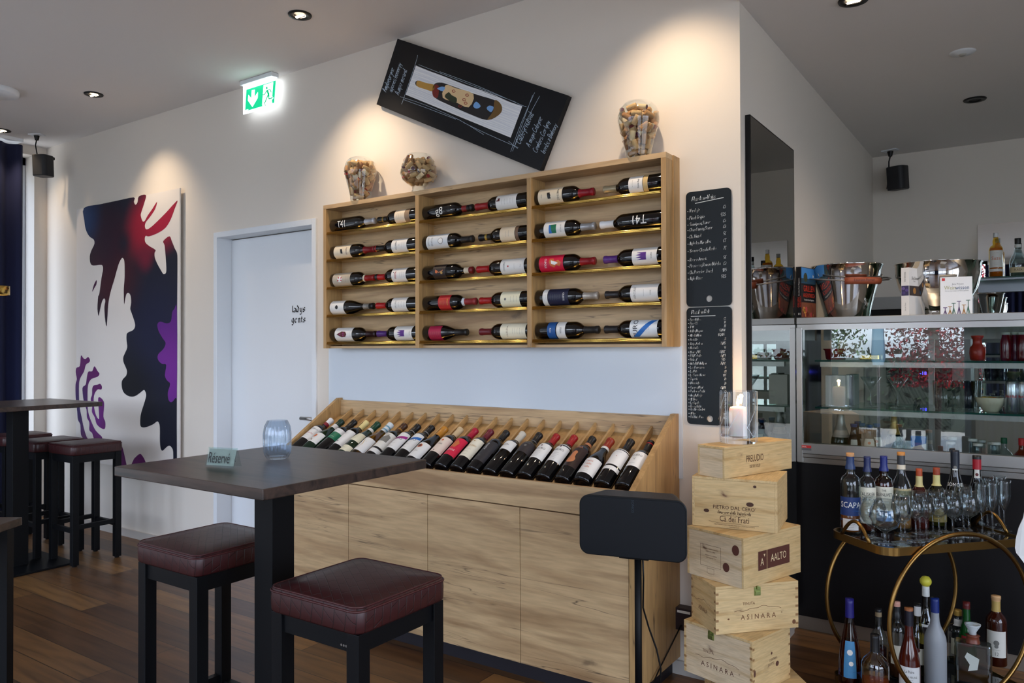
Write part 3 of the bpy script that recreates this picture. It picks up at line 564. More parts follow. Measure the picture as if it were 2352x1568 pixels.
def bottle(name,label,M,H,R,shape,glass,cap,labs=(),group=None,cat='bottle',body_print=None,liquid=None,seg=28,ring=None,neck=None):
    r=thing(name,label,cat,group=group,M=M); pr=prof(shape,H,R)
    k=MB(); k.lathe(pr,seg,cap=False); k.build('glass_body',glass,r)
    if liquid:
        fr,mt=liquid; k=MB(); lp=[(0,.006*1)]+[(max(a-.003,0),max(z,.008)) for a,z in pr[2:] if z<fr*H]; lp+=[(rat(pr,fr*H)-.003,fr*H),(0,fr*H)]; k.lathe(lp,20,cap=False); k.build('liquid',mt,r)
    if cap:
        for j,(c,f0,f1,ro) in enumerate(cap):
            k=MB(); o=.0009+.0004*j; zs=[f0*H]+[z for _,z in pr if f0*H<z<f1*H]+[f1*H]
            P=[(rat(pr,z)+o,z) for z in zs]
            if f1>=.999: P=P[:-1]+[(P[-2][0] if len(P)>1 else P[-1][0],H+.0006),(0,H+.0008)]
            k.lathe(P,seg,cap=False); k.build('capsule' if j==0 else 'capsule_band',mat(c,ro,.3 if ro<.35 else 0,name='capsule'),r)
    for (f0,f1,c,hw,items) in labs:
        k=MB(); rf=lambda z:rat(pr,z)+.0006; k.patch(R,f0*H,f1*H,-hw,hw,0,18,None,rf,6 if f1>.6 or shape in('cone','cognac','burgundy') else 1); lb=k.build('label',mat(c,.5,name='label_paper'),r)
        if items:
            k=MB(); cols=[]; printed(k,R,items,f0*H,f1*H,cols,.0011,lambda z:rat(pr,z)); 
            if k.v: k.build('label_print',[mat(INK[q],.5) for q in cols],lb)
    if body_print:
        k=MB(); cols=[]; printed(k,R,body_print,0,H,cols,.0008,lambda z:rat(pr,z)); k.build('painted_lettering',[mat(INK[q],.5) for q in cols],r)
    return r
BLK=(20,20,22); WHT=(232,230,226); CRM=(226,212,186); RED=(150,18,26)
# ================================================================ WALL RACK
RX=[-3.198,-2.523,-1.861,-1.208]; RT0,RT1=1.3418,2.1206; RD=-.1336
r=thing('wine_rack','wide oak wall rack in three bays with brass-edged shelves of bottles','wine rack',(-2.2,0,RT0)); ir=Matrix.Translation((2.2,0,-RT0))
k=MB(); k.box(RX[0],RX[3],-.016,-.001,RT0+.002,RT1-.002,0,ir); k.build('back_panel',M_oak,r)
k=MB(); k.box(RX[0],RX[3],RD,0,RT1-.022,RT1,0,ir); k.build('top_board',M_oak,r,.0008)
k=MB(); k.box(RX[0]+.02,RX[3]-.02,RD+.03,-.016,RT0,RT0+.012,0,ir); k.build('bottom_board',M_oak,r)
for x0,x1 in ((RX[0],RX[0]+.022),(RX[3]-.022,RX[3])):
    k=MB(); k.box(x0,x1,RD,0,RT0,RT1-.0221,0,ir); k.build('side_board',M_oakv,r,.0008)
k=MB(); k.box(RX[3],RX[3]+.004,RD+.068,-.001,RT0,RT1,0,ir); k.build('side_cover',M_oakv,r)
for x in RX[1:3]:
    k=MB(); k.box(x-.011,x+.013,RD,-.016,RT0,RT1-.0221,0,ir); k.build('divider',M_oakv,r,.0008)
RZ=[1.968,1.819,1.669,1.519,1.372]; INN=[(RX[0]+.022,RX[1]-.011),(RX[1]+.013,RX[2]-.011),(RX[2]+.013,RX[3]-.022)]
for a,b in INN:
    for z in RZ:
        k=MB(); k.box(a,b,-.120,-.016,z-.003,z+.001,0,ir); k.tube([(a+2.2,-.123,z-RT0),(b+2.2,-.123,z-RT0)],.0062,10); k.tube([(a+2.2,-.128,z-RT0-.006),(b+2.2,-.128,z-RT0-.006)],.0035,8)
        k.build('shelf_rail',M_gold,r)
bay=['left','middle','right']; rw=['top','second','third','fourth','bottom']
crown=[('p',[(-.016,.42),(.016,.42),(.016,.80),(.010,.62),(.005,.84),(0,.62),(-.005,.84),(-.010,.62),(-.016,.80)],'p')]
RB=[ # bay,row,side,shape,tip px,capsule colours,labels(px0,px1,colour,items),body print,description
(0,0,'L','bordeaux',861,[((196,200,208),.79,1,.3)],[],[('T','T41',.040,.30,'w',.75)],'plain black bottle painted white T41 with silver capsule'),
(0,0,'R','bordeaux',871,[(BLK,.78,1,.4),((150,120,50),.86,.89,.3)],[(906,929,(236,220,196),[('l',4,.2,.7,'gr')]),(929,940,(150,124,98),[])],None,'bottle with cream and tan label and black capsule'),
(0,1,'L','bordeaux',862,[((120,16,30),.76,1,.4)],[(767,804,CRM,[('t','MARTINEZ',.008,.78,'dr'),('c',0,.50,.006,'k'),('p',[(-.012,.4),(.012,.44),(.012,.56),(-.012,.52)],'k'),('l',2,.15,.25,'gr')])],None,'bottle with small black emblem on cream label'),
(0,1,'R','bordeaux',864,[(BLK,.74,1,.4),((190,30,30),.965,.985,.4)],[(899,934,WHT,[('t','FIGUERO',.010,.70,'k'),('t','12',.009,.50,'gr'),('l',2,.15,.3,'gr')])],None,'bottle with white FIGUERO label'),
(0,2,'L','bordeaux',860,[((150,24,26),.80,1,.4),(CRM,.77,.80,.5)],[(764,804,(186,174,156),[('c',0,.42,.017,'w'),('c',-.007,.50,.0045,'r'),('c',.006,.50,.0045,'r'),('c',-.008,.36,.0045,'r'),('c',.006,.33,.0045,'r'),('l',2,.75,.9,'gr')])],None,'bottle with taupe label, white disc and red dots'),
(0,2,'R','bordeaux',865,[((170,20,26),.75,1,.4),(BLK,.95,1,.4)],[(899,932,WHT,[('t','PRIMA',.013,.72,'r'),('c',.014,.86,.003,'k'),('l',3,.15,.4,'gr')])],None,'bottle with white label reading red PRIMA'),
(0,3,'L','burgundy',858,[((150,146,140),.78,1,.3),(BLK,.92,1,.4)],[(757,789,WHT,[('c',0,.5,.011,'k'),('l',1,.15,.2,'gr')])],None,'slope-shouldered bottle with white label and dark oval'),
(0,3,'R','bordeaux',867,[((170,20,26),.76,1,.4)],[(899,933,WHT,[('t','VALLANA',.009,.72,'gr'),('l',3,.15,.5,'gr')])],None,'bottle with nearly blank white label and red capsule'),
(0,4,'L','bordeaux',863,[((40,14,20),.80,1,.4)],[(769,808,WHT,[('p',[(0,.12),(.016,.4),(.014,.62),(0,.7),(-.014,.62),(-.016,.4)],'dr'),('c',-.006,.5,.004,'m'),('c',.005,.5,.004,'m'),('c',0,.32,.004,'m'),('l',1,.88,.9,'gr')])],None,'bottle with white label showing a grape cluster'),
(0,4,'R','bordeaux',869,[((74,34,112),.76,1,.4)],[(905,945,WHT,crown+[('t','SAGRIO',.006,.12,'gr')])],None,'bottle with white crown label and purple capsule'),
(1,0,'L','bordeaux',1086,[((130,24,28),.80,1,.4),(BLK,.90,1,.4)],[],[('T','g8',.040,.38,'w',.9)],'plain black bottle painted white g8 with red-banded neck'),
(1,0,'R','bordeaux',1095,[((150,30,34),.72,1,.4)],[(1139,1186,WHT,[('p',[(.004,.80),(.020,.80),(.020,.90),(.010,.90),(.010,.96),(.004,.96)],'dr'),('l',5,.15,.7,'gr')])],None,'bottle with white label carrying a small dark red mark'),
(1,1,'L','bordeaux',1086,[((30,28,28),.78,1,.5)],[(979,1028,(214,220,224),[('t','12 UVAS',.010,.28,'k',.9),('t','DE LA SUERTE',.006,.12,'k'),('c',0,.68,.016,'gr'),('c',0,.68,.0135,'w'),('s',[(0,.68),(.007,.78)],.0012,'k'),('s',[(0,.68),(-.004,.60)],.0012,'k')])],None,'bottle with pocket watch on pale label'),
(1,1,'R','bordeaux',1103,[(BLK,.74,1,.4),((170,140,60),.84,.88,.3)],[(1148,1182,(236,216,186),[('l',2,.4,.6,'gr')]),(1183,1190,(118,92,74),[])],None,'bottle with cream label and brown band'),
(1,2,'L','bordeaux',1086,[(CRM,.84,1,.5),((120,20,22),.94,1,.4)],[(994,1023,(40,30,30),[('c',0,.30,.008,'o'),('c',.006,.70,.007,'g'),('s',[(-.01,.2),(.004,.5),(-.006,.8)],.003,'cu')])],None,'bottle with dark picture label and cream neck ring'),
(1,2,'R','bordeaux',1098,[((166,20,26),.73,1,.4)],[(1149,1203,WHT,[('t','COSTERO',.009,.84,'k'),('c',0,.66,.004,'r'),('t','Vinum',.005,.15,'gr'),('l',1,.4,.45,'gr')])],None,'bottle with long white label and bright red capsule'),
(1,3,'L','bordeaux',1093,[((150,46,50),.80,1,.4),((210,214,220),.76,.80,.4)],[(1006,1033,(186,40,44),[('t','ERGUN',.009,.8,'y'),('l',5,.12,.6,'y')])],None,'bottle with red label and gold writing'),
(1,3,'R','bordeaux',1104,[((166,22,26),.73,1,.4)],[(1149,1193,(236,230,200),[('c',0,.74,.006,'gr'),('l',3,.15,.45,'gr')])],None,'bottle with pale yellow bordered label and red capsule'),
(1,4,'L','burgundy',1072,[((30,28,28),.74,1,.4)],[(984,1012,(164,22,66),[('l',5,.2,.85,'o')])],None,'short bottle with tilted magenta label'),
(1,4,'R','bordeaux',1104,[((104,24,34),.74,1,.4)],[(1148,1206,(240,232,206),[('t','VALBUENA',.010,.72,'t'),('l',5,.12,.5,'gr')])],None,'bottle with cream VALBUENA label and maroon capsule'),
(2,0,'L','bordeaux',1364,[((140,16,36),.76,1,.4)],[(1236,1291,CRM,[('t','MARTINEZ',.010,.84,'k'),('c',0,.48,.007,'k'),('p',[(-.014,.38),(.014,.42),(.014,.54),(-.014,.50)],'k'),('t','RIOJA',.006,.16,'gr')])],None,'bottle with cream label, black emblem and crimson capsule'),
(2,0,'R','bordeaux',1389,[((160,148,120),.78,1,.3)],[(1444,1476,WHT,[('t','Monte Real',.008,.3,'k'),('l',1,.7,.8,'gr')]),(1477,1488,(206,176,120),[])],None,'bottle with white label over a gold band'),
(2,1,'L','bordeaux',1366,[((170,172,176),.78,1,.25)],[(1249,1297,WHT,[('p',[(-.020,.25),(.020,.25),(.020,.60),(-.020,.60)],'gn'),('p',[(-.020,.25),(.020,.25),(.020,.40),(-.020,.32)],'b'),('t','LA VIALLA',.007,.82,'gr')])],None,'bottle with landscape picture label and silver foil neck'),
(2,1,'R','bordeaux',1381,[((226,228,230),.78,1,.4)],[],[('T','T41',.040,.34,'w',.8)],'black bottle painted white T41, white capsule'),
(2,2,'L','bordeaux',1366,[((146,20,32),.77,1,.4)],[(1238,1293,(206,24,62),[('t','CUPOLE',.011,.28,'w'),('p',[(-.020,.45),(-.006,.42),(.012,.48),(.022,.62),(.010,.72),(.018,.86),(0,.92),(-.012,.80),(-.006,.66),(-.020,.60)],'o'),('p',[(-.012,.5),(.004,.52),(.010,.66),(.002,.80),(-.004,.70)],'w')])],None,'bottle with crimson label and white beast'),
(2,2,'R','bordeaux',1389,[((86,44,124),.76,1,.4)],[(1451,1508,WHT,crown+[('t','SAGRIO',.007,.22,'gr')])],None,'bottle with white crown label and purple capsule'),
(2,3,'L','bordeaux',1372,[((188,180,170),.78,1,.3)],[(1246,1257,WHT,[('l',2,.3,.7,'gr')]),(1258,1304,(30,34,62),[('t','CELESTE',.009,.78,'w'),('l',6,.15,.6,'gr')])],None,'bottle with dark blue CELESTE label and silver capsule'),
(2,3,'R','bordeaux',1392,[((36,32,34),.74,1,.4)],[(1447,1510,WHT,[('t','HERCULES',.010,.84,'gr'),('t','CUVEE',.006,.26,'gr'),('l',1,.5,.5,'gr')])],None,'bottle with long white HERCULES label and black capsule'),
(2,4,'L','bordeaux',1374,[((32,30,30),.78,1,.5)],[(1256,1275,(30,84,150),[('t','BLAU',.008,.4,'w')]),(1277,1297,WHT,[('t','STERN',.009,.5,'k')])],None,'black bottle with blue and white square patches'),
(2,4,'R','bordeaux',1390,[((32,30,32),.76,1,.5)],[(1445,1508,(230,234,236),[('t','PURO',.021,.80,'k',1.15),('p',[(-.040,.92),(-.040,.70),(.040,.02),(.040,.24)],'b'),('l',2,.3,.5,'gr',.2)])],None,'bottle with PURO label crossed by a blue stripe')]
RB=[list(x) for x in RB]
for (b,row,side,shp,tip,cap,labs,bpr,desc) in RB:
    a,c=INN[b]; tx=bp(tip,500,'y',-.078).x; z=RZ[row]+.0072+.0375
    if side=='L': x0=a+.003; H=tx-x0; M=Matrix.Translation((x0,-.078,z))@Matrix.Rotation(PI/2,4,'Y')
    else: H=min(.305,c-.003-tx); x0=tx+H; M=Matrix.Translation((x0,-.078,z))@Matrix.Rotation(-PI/2,4,'Y')
    Ls=[]
    for (p0,p1,col,items) in labs:
        q0,q1=[abs(bp(p,500,'y',-.113).x-x0)/H for p in (p0,p1)]; f0,f1=sorted((q0,q1)); Ls.append((max(f0,.02),f1,col,1.25,items))
    if b==1 and row==4 and side=='L': M=M@Matrix.Rotation(.25,4,'Z')
    bottle('wine_bottle','%s, neck %s, %s shelf, %s bay'%(desc,'right' if side=='L' else 'left',rw[row],bay[b]),M,H,.0375,shp,M_wine,cap,Ls,'wine bottles lying in the wall rack',body_print=bpr)
# ================================================================ CABINET WITH SLOPED DISPLAY
CX0,CX1,CF=-3.204,-1.2117,-.4312
r=thing('wine_cabinet','oak cabinet with four doors and a sloped divided bottle display on top','cabinet',(-2.2,0,0)); ic=Matrix.Translation((2.2,0,0))
side=[(CF,.07),(CF,.8116),(-.035,1.067),(-.002,1.067),(-.002,.07)]
for x0,x1 in ((CX0,CX0+.020),(CX1-.024,CX1)):
    k=MB(); k.prism(side,lambda a,b:ic@Vector((x0,a,b)),lambda a,b:ic@Vector((x1,a,b))); k.build('side_panel',M_oakv,r,.0006)
k=MB(); k.box(CX0+.0205,CX1-.0245,CF+.001,CF+.020,.701,.8085,0,ic); k.build('front_lip',M_oak,r,.0008)
sm=[CX0+.0205,-2.695,-2.204,-1.717,-1.2365]
for a,b in zip(sm,sm[1:]):
    k=MB(); k.box(a+.0015,b-.0015,CF+.001,CF+.020,.0735,.6965,0,ic); k.build('door',M_oak,r,.0008)
k=MB(); k.box(CX0+.021,CX1-.025,CF+.022,-.004,.072,.69,0,ic); k.build('carcass',M_blk2,r)
k=MB(); k.box(CX0+.01,CX1-.03,-.385,-.01,0,.071,0,ic); k.build('plinth',mat((26,22,30),.6),r)
k=MB(); k.prism([(-.411,.742),(-.411,.752),(-.022,.975),(-.022,.965)],lambda a,b:ic@Vector((CX0+.0205,a,b)),lambda a,b:ic@Vector((CX1-.0245,a,b))); k.build('sloped_board',M_oakt,r)
k=MB(); k.box(CX0+.0205,CX1-.0245,-.021,-.004,.90,1.056,0,ic); k.build('back_board',M_oak,r)
PIT_=(CX1-.024-CX0-.020)/22
for i in range(1,22):
    x=CX0+.020+PIT_*i; k=MB(); k.prism([(-.409,.758),(-.409,.786),(-.022,1.012),(-.022,.981)],lambda a,b:ic@Vector((x-.0045,a,b)),lambda a,b:ic@Vector((x+.0045,a,b))); k.build('divider',M_oakt,r)
GD=mat((16,40,24),.07,0,.3,name='dark_green_glass'); GG=thin((214,196,110),.9,0,.06,'golden_glass')
puro=lambda c:[('p',[(-.042,.55),(-.042,.42),(.042,.72),(.042,.86)],c),('t','PURO',.016,.62,'k',.9),('l',2,.12,.3,'gr')]
mauro=[('c',0,.85,.004,'dr'),('t','MAURO',.012,.66,'k',.85),('l',5,.10,.45,'gr')]
CB=[('bordeaux',M_wine,[((228,224,222),.80,1,.4),((130,24,44),.80,.87,.4)],[(.30,.64,WHT,[('t','MONFERRATO',.008,.8,'k'),('t','La Rosa Dry',.009,.45,'r'),('l',2,.1,.25,'gr')])],'bottle with white capsule and red-worded white label'),
('burgundy',GD,[((20,50,34),.84,1,.4),((224,220,214),.74,.84,.5)],[(.20,.46,WHT,[('c',0,.66,.012,'o'),('c',-.006,.3,.005,'t'),('c',.006,.2,.005,'t')])],'green bottle with white neck and orange picture label'),
('bordeaux',M_wine,[(BLK,.78,1,.4)],[(.53,.63,WHT,[('l',1,.5,.6,'k')]),(.36,.53,(20,112,80),[('l',1,.3,.4,'w')])],'bottle with white over green label'),
('bordeaux',M_wine,[((226,206,140),.79,1,.4)],[(.22,.60,WHT,[('t','gal',.010,.8,'gr'),('c',0,.2,.006,'gr')])],'bottle with straw coloured capsule and white label'),
('burgundy',GD,[((18,66,44),.80,1,.4),((226,224,216),.74,.80,.5)],[(.34,.56,(230,224,196),[('l',3,.3,.7,'gr')]),(.06,.20,(230,224,196),[('l',1,.5,.6,'gr')])],'green-capped bottle with cream oval label'),
('burgundy',GG,[((214,222,224),.76,1,.4),((110,160,180),.80,.83,.4),((110,160,180),.88,.91,.4)],[(.10,.44,WHT,[('s',[(-.01,.2),(.004,.5),(-.006,.8),(.012,.7)],.003,'y')])],'clear bottle of golden white wine with striped capsule'),
('bordeaux',M_wine,[((70,40,22),.78,1,.4),((170,120,50),.83,.86,.3)],[(.25,.62,(228,224,214),[('t','GRACE',.008,.88,'k'),('p',[(-.028,.4),(.028,.4),(.028,.75),(.01,.85),(-.01,.7),(-.028,.72)],'gr')]),(.12,.21,WHT,[])],'bottle with chateau engraving label and brown capsule'),
('bordeaux',M_wine,[(BLK,.78,1,.4),((190,190,190),.81,.82,.4)],[(.25,.66,WHT,puro('m'))],'bottle with white PURO label and magenta stripe'),
('bordeaux',M_wine,[(BLK,.78,1,.4),((190,190,190),.81,.82,.4)],[(.25,.66,WHT,puro('b'))],'bottle with white PURO label and blue stripe'),
('burgundy',M_wine,[((186,124,40),.76,1,.35)],[(.08,.44,WHT,[('c',0,.75,.013,'o'),('c',0,.75,.009,'dr'),('t','ROMAN',.006,.4,'gr')])],'sloping bottle with gold capsule and big white label'),
('bordeaux',M_wine,[((206,180,140),.78,1,.4)],[(.26,.62,(234,216,200),[('c',0,.8,.006,'o'),('t','TORRE',.008,.55,'gr'),('c',0,.1,.003,'k')])],'bottle with blush label and beige capsule'),
('bordeaux',M_wine,[((170,14,50),.78,1,.4)],[(.22,.62,(214,24,66),[('t','CUPOLE',.011,.3,'w'),('p',[(-.02,.5),(.01,.45),(.02,.7),(.0,.9),(-.015,.75)],'o')])],'bottle with crimson CUPOLE label and crimson capsule'),
('bordeaux',M_wine,[((104,24,40),.78,1,.4)],[(.22,.64,(236,228,206),[('t','VALDUERO',.010,.62,'g'),('c',0,.88,.004,'g'),('l',3,.12,.4,'gr')])],'bottle with cream label and dark red capsule'),
('bordeaux',M_wine,[(BLK,.79,1,.4)],[(.16,.68,(44,44,50),[('T','ALEITOS',.010,.62,'w',.9),('T','M',.010,.2,'gr')])],'black bottle with narrow black label strip'),
('bordeaux',M_wine,[((200,192,176),.77,1,.35)],[(.46,.66,WHT,[('t','ALION',.009,.55,'k',.9)])],'bottle with short white label and champagne coloured capsule'),
('bordeaux',M_wine,[(BLK,.78,1,.4),((150,150,150),.79,.80,.3)],[(.44,.68,(48,42,46),[('c',0,.6,.006,'gr'),('t','TRINIDE',.007,.85,'gr')])],'bottle with dark label and grey dot'),
('bordeaux',M_wine,[((150,18,24),.78,1,.4)],[(.33,.66,WHT,mauro)],'first of two MAURO bottles, left of its twin'),
('bordeaux',M_wine,[((150,18,24),.78,1,.4)],[(.30,.68,WHT,mauro)],'second MAURO bottle, with taller white label'),
('bordeaux',M_wine,[(BLK,.78,1,.4),((196,128,84),.79,.84,.3)],[(.22,.70,(46,28,26),[('t','TRIGA',.012,.88,'cu'),('c',0,.60,.013,'cu'),('c',0,.30,.020,'cu'),('p',[(-.010,.6),(-.014,.35),(.014,.35),(.010,.6)],'cu')])],'bottle with dark label and large copper figure eight'),
('burgundy',M_wine,[((140,44,24),.80,1,.4),((228,226,220),.75,.80,.5)],[(.10,.42,WHT,[('t','sacce',.011,.80,'o'),('t','viello',.011,.60,'o'),('t','cello',.011,.40,'o'),('l',2,.1,.2,'gr')])],'sloping bottle with rust cap and orange lettering'),
('bordeaux',M_wine,[(BLK,.78,1,.4)],[(.34,.68,WHT,[('l',1,.75,.8,'p'),('c',0,.5,.002,'r')]),(.24,.31,WHT,[])],'bottle with white label and separate white band'),
('bordeaux',M_wine,[((30,26,26),.78,1,.4),((190,24,30),.93,.95,.4)],[(.34,.64,WHT,[('t','FIGUERO',.011,.75,'gr',.85),('t','12',.010,.5,'gr'),('l',1,.2,.25,'gr')])],'bottle with FIGUERO 12 label and red-ringed capsule')]
ordn=['first','second','third','fourth','fifth','sixth','seventh','eighth','ninth','tenth','eleventh']
dz=Vector((0,.867,.4985)).normalized(); dy=Vector((0,dz.z,-dz.y)); MR=Matrix((Vector((1,0,0)),dy,dz)).transposed().to_4x4()
for i,(shp,gl,cap,labs,desc) in enumerate(CB):
    x=CX0+.020+PIT_*(i+.5); Hh=.298 if shp=='bordeaux' else .290
    R_=.0372 if shp=='bordeaux' else .0400
    M=Matrix.Translation((x,-.386-.5*(R_-.037),.7665+.867*R_+.006))@MR@Matrix.Rotation(random.Random(i).uniform(-.18,.18),4,'Z')
    pos='%s display slot from left'%ordn[i] if i<11 else '%s display slot from right'%ordn[21-i]
    bottle('wine_bottle','%s, %s'%(desc,pos),M,Hh,R_,shp,gl,cap,[(a,b,c,1.2,it) for a,b,c,it in labs],'wine bottles leaning in the cabinet display')
# ================================================================ CORK JARS
J1=[(0,0),(.050,0),(.053,.006),(.056,.03),(.067,.08),(.078,.12),(.086,.152),(.086,.175),(.077,.205),(.061,.224),(.052,.230)]
J2=[(0,0),(.036,0),(.037,.004),(.033,.014),(.034,.028),(.050,.038),(.080,.062),(.093,.092),(.091,.120),(.080,.150),(.060,.188)]
M_jar=thin((240,245,245),1.3,0,.06,'jar_glass')
ck=[]
for c1 in ((206,168,118),(186,138,88),(224,200,160),(170,120,78)):
    k=MB(); k.lathe([(0,-.0205),(.0100,-.0205),(.0112,-.019),(.0112,.019),(.0100,.0205),(0,.0205)],12,cap=False)
    end={(206,168,118):(190,150,106),(186,138,88):(170,126,84),(224,200,160):(88,34,54),(170,120,78):(150,40,40)}[c1]
    for s_ in (-1,1): k.lathe([(0,s_*.0207),(.0099,s_*.0207)][::s_],12,1,cap=False)
    k.strokes([[(-.004,-.012+j*.006),(.004,-.012+j*.006)] for j in range(5)],lambda a,b:(a,-.01125+abs(a)*.15,b),.0015,2)
    me=k.build('cork_master',[mat(c1,.8,name='cork'),mat(end if c1!=(186,138,88) else c1,.8),mat((110,76,50),.8)]); ck.append(me)
cork_group=[]
def jar(px,prf,label,H,fill,n,seed,clab):
    x=px; y=-.093; z=RT1; r=thing('cork_jar',label,'glass jar',(x,y,z),0,'glass jars of corks on the rack')
    k=MB(); inner=[(max(a-.002,0),b+.002 if a<.051 else b) for a,b in prf][::-1]; k.lathe(prf,40,cap=False); k.lathe([prf[-1],inner[0]],40,cap=False); k.build('glass_wall',M_jar,r)
    rnd=random.Random(seed); segs=[]; z0=.006 if prf is J1 else .036
    def rin(zz):
        for (r0,a),(r1,b) in zip(prf[1:],prf[2:]):
            if a<=zz<=b and b>a: return r0+(r1-r0)*(zz-a)/(b-a)
        return .04
    def sd(p1,d1,p2,d2,h=.0105):
        best=9
        for s_ in (-1,0,1):
            for t in (-1,0,1):
                q=((p1+d1*h*s_)-(p2+d2*h*t)).length
                if q<best: best=q
        return best
    tries=0
    while len(segs)<n and tries<90000:
        tries+=1; lv=(len(segs)/n); zz=z0+.012+rnd.random()*(fill-z0-.012)
        d=Vector((rnd.gauss(0,1),rnd.gauss(0,1),rnd.gauss(0,.7))).normalized(); R_=rin(zz); 
        rad=(R_-.0125)*(1 if rnd.random()<.75 else math.sqrt(rnd.random())); a=rnd.random()*2*PI
        p=Vector((rad*math.cos(a),rad*math.sin(a),zz)); ok=True
        for s_ in (-1,1):
            e_=p+d*.0205*s_
            if e_.z<z0+.004 or e_.z>fill+.012 or math.hypot(e_.x,e_.y)>rin(e_.z)-.0085: ok=False
        if not ok: continue
        if any(sd(p,d,q,w)<.0170 for q,w in segs): continue
        segs.append((p,d))
    for i,(p,d) in enumerate(segs):
        ci=rnd.choice((0,0,0,1,1,2,3)); o=ck[ci].copy(); COL.objects.link(o); o.name='wine_cork'; o.matrix_world=Matrix.Translation(Vector((x,y,z))+p)@d.to_track_quat('Z','Y').to_matrix().to_4x4()@Matrix.Rotation(rnd.random()*6,4,'Z')
        tag(o,'%s cork in the %s of %s'%(('tan','brown','pale plum-ended','reddish')[ci],('lower third','middle','upper third')[min(2,int(3*(p.z-z0)/(fill-z0)))],clab),'cork','corks in '+clab)
jar(-2.954,J1,'egg-shaped glass vase of corks at the left end of the rack',.23,.205,76,1,'the left egg-shaped vase')
jar(-2.545,J2,'round footed glass bowl of corks between the two tall vases',.19,.165,72,2,'the footed bowl')
jar(-1.345,J1,'large glass vase of corks at the right end of the rack',.23,.200,76,3,'the right glass vase')
for o in ck: bpy.data.objects.remove(o)
# ================================================================ TABLES AND STOOLS
def bar_table(label,x0,x1,y0,y1,h,th,ps):
    cx,cy=(x0+x1)/2,(y0+y1)/2; r=thing('bar_table',label,'table',(cx,cy,0)); a,b=(x1-x0)/2,(y1-y0)/2
    k=MB(); k.box(-a,a,-b,b,h-th,h); k.build('tabletop',M_table,r,.0025)
    k=MB(); k.box(-ps/2,ps/2,-ps/2,ps/2,.012,h-th-.008); k.build('pedestal',M_black,r,.001)
    k=MB(); k.box(-.16,.16,-.16,.16,h-th-.008,h-th); k.build('mounting_plate',M_black,r)
    k=MB(); k.box(-.24,.24,-.24,.24,0,.012); k.build('base_plate',M_black,r,.002)
bar_table('dark bar table with reserved sign and ribbed glass on it',-2.135,-1.487,-1.852,-1.27,1.01,.027,.078)
bar_table('dark bar table in front of the navy curtain at left',-5.55,-4.87,-1.15,-.455,1.01,.027,.09)
def stool(label,x0,x1,y0,y1,seed,badge):
    cx,cy=(x0+x1)/2,(y0+y1)/2; r=thing('bar_stool',label,'stool',(cx,cy,0),0,'bar stools with maroon seats'); a=(x1-x0)/2; b=(y1-y0)/2
    k=MB(); n=10; T=.748; rnd=random.Random(seed)
    P=rrect(2*a,2*b,.028,4,-a,-b); 
    def ringp(s_,z): return [(x*s_,y*s_,z) for x,y in P]
    R_=[ringp(.975,T-.062),ringp(1.0,T-.056),ringp(1.004,T-.030),ringp(1.0,T-.012),ringp(.985,T-.004),ringp(.955,T),ringp(.55,T+.006),ringp(.15,T+.007)]
    vs=[p for q in R_ for p in q]; m_=len(P); fs=[(j*m_+i,j*m_+(i+1)%m_,(j+1)*m_+(i+1)%m_,(j+1)*m_+i) for j in range(len(R_)-1) for i in range(m_)]
    fs+=[tuple(range(m_))[::-1],tuple(range((len(R_)-1)*m_,len(R_)*m_))]; k.add(vs,fs,0,True); st=k.build('seat_cushion',M_leather,r)
    k=MB(); k.tube([(x*1.001,y*1.001,T-.0095) for x,y in P],.0028,6,closed=True); k.tube([(x*.975,y*.975,T-.001) for x,y in P],.0022,6,closed=True); k.build('seam_piping',mat((66,24,24),.45),st)
    L=.038
    for sx_ in (-1,1):
        for sy in (-1,1):
            k=MB(); x=sx_*(a-.008-L/2); y=sy*(b-.008-L/2); k.box(x-L/2,x+L/2,y-L/2,y+L/2,.008,T-.063); lg=k.build('leg',M_black,r,.0015)
            k=MB(); k.lathe([(.013,0),(.014,.008)],12,0,Matrix.Translation((x,y,0))); k.build('foot_glide',M_blk2,lg)
    for sy in (-1,1):
        k=MB(); y=sy*(b-.008-L/2); k.box(-a+.046,a-.046,y-.011,y+.011,T-.110,T-.063); k.build('apron',M_black,r)
        k=MB(); k.box(-a+.046,a-.046,y-.011,y+.011,.205,.232); k.build('footrest',M_black,r)
    for sx_ in (-1,1):
        k=MB(); x=sx_*(a-.008-L/2); k.box(x-.011,x+.011,-b+.046,b-.046,T-.110,T-.063); k.build('apron',M_black,r)
        k=MB(); k.box(x-.011,x+.011,-b+.046,b-.046,.225,.252); k.build('footrest',M_black,r)
    if badge:
        k=MB(); y=-b+.0105; X=badge[0]
        for i in range(3): k.flat(circ(X+i*.008,T-.098,.003,8),lambda p,q:(p,y+.0045,q))
        k.build('maker_badge',M_steel,r)
stool('maroon-seated stool nearest the camera, right of the table pedestal',-1.585,-1.265,-1.765,-1.445,1,(.09,))
stool('maroon-seated stool left of the near table pedestal',-2.292,-1.972,-1.705,-1.385,2,None)
stool('maroon-seated stool in front of the abstract painting, nearest of the far three',-5.20,-4.88,-.635,-.315,3,(.11,))
stool('middle one of the three far maroon-seated stools',-5.56,-5.24,-.69,-.37,4,None)
stool('farthest maroon-seated stool beside the curtain',-6.08,-5.76,-.655,-.335,5,None)
# low table whose corner enters at the left edge
r=thing('side_table','corner of a low dark wooden table with black leg at the left edge','table',(-2.946,-1.741,0),math.radians(213))
k=MB(); k.box(0,.62,0,.62,.722,.75); k.build('tabletop',M_table,r,.002)
for x,y in ((.035,.035),(.585,.035),(.035,.585),(.585,.585)):
    k=MB(); k.box(x-.017,x+.017,y-.017,y+.017,0,.7215); k.build('leg',M_black,r,.001)
